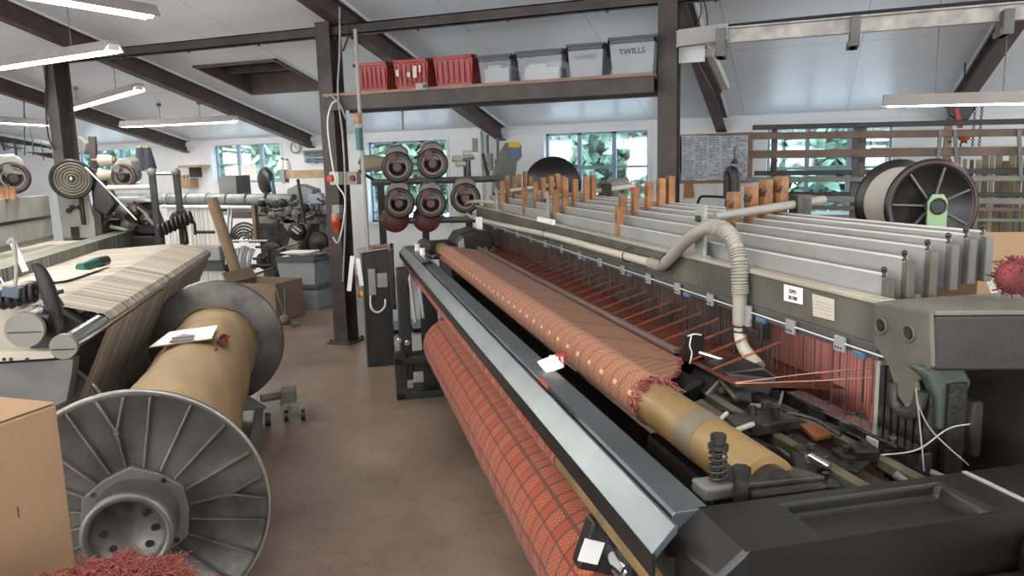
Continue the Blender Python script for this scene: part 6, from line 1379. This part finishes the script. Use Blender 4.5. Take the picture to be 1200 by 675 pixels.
# the black cable-drum with white yarn
rl = thing('yarn_drum', 'big black spoked drum wound with white yarn behind the right end of the heald frames', 'drum', 'L', (0, 0, 0)); 
dc = qv(1091, 241, 3.05); ORG[rl.name] = Vector((dc.x, dc.y, 0)); rl.location = LM @ ORG[rl.name]
back = toL(pZ(1048, 243, 1.3)); 
dax = Vector((dc.x, dc.y, 0)).normalized(); dax = Matrix.Rotation(radians(27), 3, 'Z') @ dax; DR = .212; W_ = .33
def dfl(c, s_, nm):
    m = MB(); m.lathe(c, -dax*s_, [(-.015, .03), (-.015, DR), (.0, DR+.006), (.014, DR), (.010, DR-.03), (.0, DR-.035), (.0, .03)], 48); f = part(rl, nm, m, BLACK)
    px_ = dax.cross(Vector((0, 0, 1))).normalized(); m = MB()
    m.torus(c-dax*s_*.012, dax, DR-.012, .006, 40, 6); part(f, 'rim_edge', m, mat('dark_red_rim', (.13, .05, .045), .4))
    for k in range(7):
        an = 2*pi*k/7+.4; e = px_*cos(an)+Vector((0, 0, 1))*sin(an); m = MB(); m.bar(c-dax*s_*.008+e*.04, c-dax*s_*.006+e*(DR-.03), .008, .014, up=dax); part(f, 'spoke', m, GREYD)
    return f
dfl(dc, 1, 'front_flange'); dfl(dc+dax*W_, -1, 'rear_flange')
m = MB(); m.cyl(dc+dax*.015, dc+dax*(W_-.015), DR*.84, n=48); part(rl, 'wound_yarn', m, mat('cream_wound_yarn', (.74, .70, .62), .8, var=.08))
GRN = mat('pale_green_plate', (.40, .62, .34), .5, var=.05)
m = MB(); w2 = dax.cross(Vector((0, 0, 1))).normalized(); q = dc-dax*.05
pl = [q+w2*a*.045+Vector((0, 0, b)) for a, b in ((-1, -.35), (1, -.35), (1, .02), (.55, .055), (-.55, .055), (-1, .02))]
m.prism(pl, -dax*.012); gp = part(rl, 'green_bracket', m, GRN, .003)
m = MB(); m.cyl(q-dax*.012, q-dax*.02, .032, n=24); m.torus(q-dax*.018, dax, .033, .006, 24, 6); part(gp, 'bearing', m, BLACK)
m = MB(); m.box(q.x-.04, q.x+.04, q.y-.03, q.y+.01, 0, q.z-.33); part(rl, 'stand', m, GREYD, .005)
m = MB(); m.cyl(q, dc+dax*(W_+.05), .02, n=12); part(rl, 'axle', m, GREYD)
# cardboard box at the right edge, on a stand
def bu(x, y, d): return toL(CAMP+ray(x, y)*d)
t = thing('cardboard_box', 'pale brown cardboard box with open flaps at the right edge', 'box', 'L', (bu(1150, 350, 3.3).x, bu(1150, 350, 3.3).y, 0))
a = bu(1147, 308, 3.1); b = bu(1260, 300, 3.1); b.z = a.z; d_ = (b-a).normalized(); n_ = Vector((-d_.y, d_.x, 0)); zb = a.z-.30
m = MB(); m.prism([a, a+d_*.45, a+d_*.45+n_*.35, a+n_*.35], (0, 0, -.30)); part(t, 'carton', m, CARDL, .003)
m = MB(); m.prism([a+Vector((0, 0, .005)), a+d_*.46+Vector((0, 0, .005)), a+d_*.42+n_*.12+Vector((0, 0, .10)), a+d_*.03+n_*.12+Vector((0, 0, .11))], (0, 0, .004)); part(t, 'flap', m, CARDL)
m = MB(); m.prism([a+Vector((-.005, 0, .002)), a+n_*.30+Vector((-.005, 0, .002)), a+n_*.25-d_*.04+Vector((0, 0, .10)), a+n_*.05-d_*.03+Vector((0, 0, .08))], (-.003, 0, .002)); part(t, 'flap', m, CARDL)
st_ = MB(); st_.prism([a+d_*.05+n_*.05-Vector((0, 0, .302)), a+d_*.42+n_*.05-Vector((0, 0, .302)), a+d_*.42+n_*.3-Vector((0, 0, .302)), a+d_*.05+n_*.3-Vector((0, 0, .302))], (0, 0, -(zb-.0)+.002)); single('side_table', 'dark table carrying the pale cardboard box at the right edge', 'table', 'L', st_, BLACKM, .005)
m = MB()
for k in range(4): m.cyl(bu(1146+k*1.6, 306, 2.5), bu(1168+k*2.4, 358, 1.95), .0016, n=5)
single('yarn_threads', 'white yarn threads running down beside the pale cardboard box', 'yarn', 'L', m, PAPER)

# ================================================================== OUTSIDE
m = MB(); m.box(-45, 30, WY+.3, 60, -.4, -.3); single('yard', None, None, 'B', m, YARD_BOUNCE, kind='structure')  # ground coloured pale to bounce daylight up onto the ceiling
def bush(x, y, r, h_, mt, k):
    t = thing('tree', 'leafy green tree outside the back windows', 'tree', 'B', (x, y, -.3), 'trees outside the windows')
    m = MB(); m.cyl((x, y, -.3), (x, y, h_*.6), .18, .10, n=10); part(t, 'trunk', m, OLIVE)
    m = MB(); q = random.Random(k)
    for i in range(4200):
        th, ph = q.uniform(0, 2*pi), math.acos(q.uniform(-1, 1)); rr_ = q.random()**.4; c = Vector((x+r*rr_*sin(ph)*cos(th), y+r*.8*rr_*sin(ph)*sin(th), h_/2+h_*.52*rr_*cos(ph)))
        a_ = Vector((q.uniform(-1, 1), q.uniform(-1, 1), q.uniform(-1, 1))).normalized()*q.uniform(.10, .20); b_ = a_.orthogonal().normalized()*a_.length*.6
        m.add([c-a_, c-b_, c+a_, c+b_], [(0, 1, 2, 3)])
    part(t, 'leaves', m, mt, kind='stuff')
for k in range(17):
    bush(-25+k*2.4+rb.uniform(-.3, .3), 16.5+rb.uniform(0, 1)+(k % 2)*2.2, 2.6, 5.0+rb.uniform(-.5, 1), FOL if k % 3 else FOLY, k)
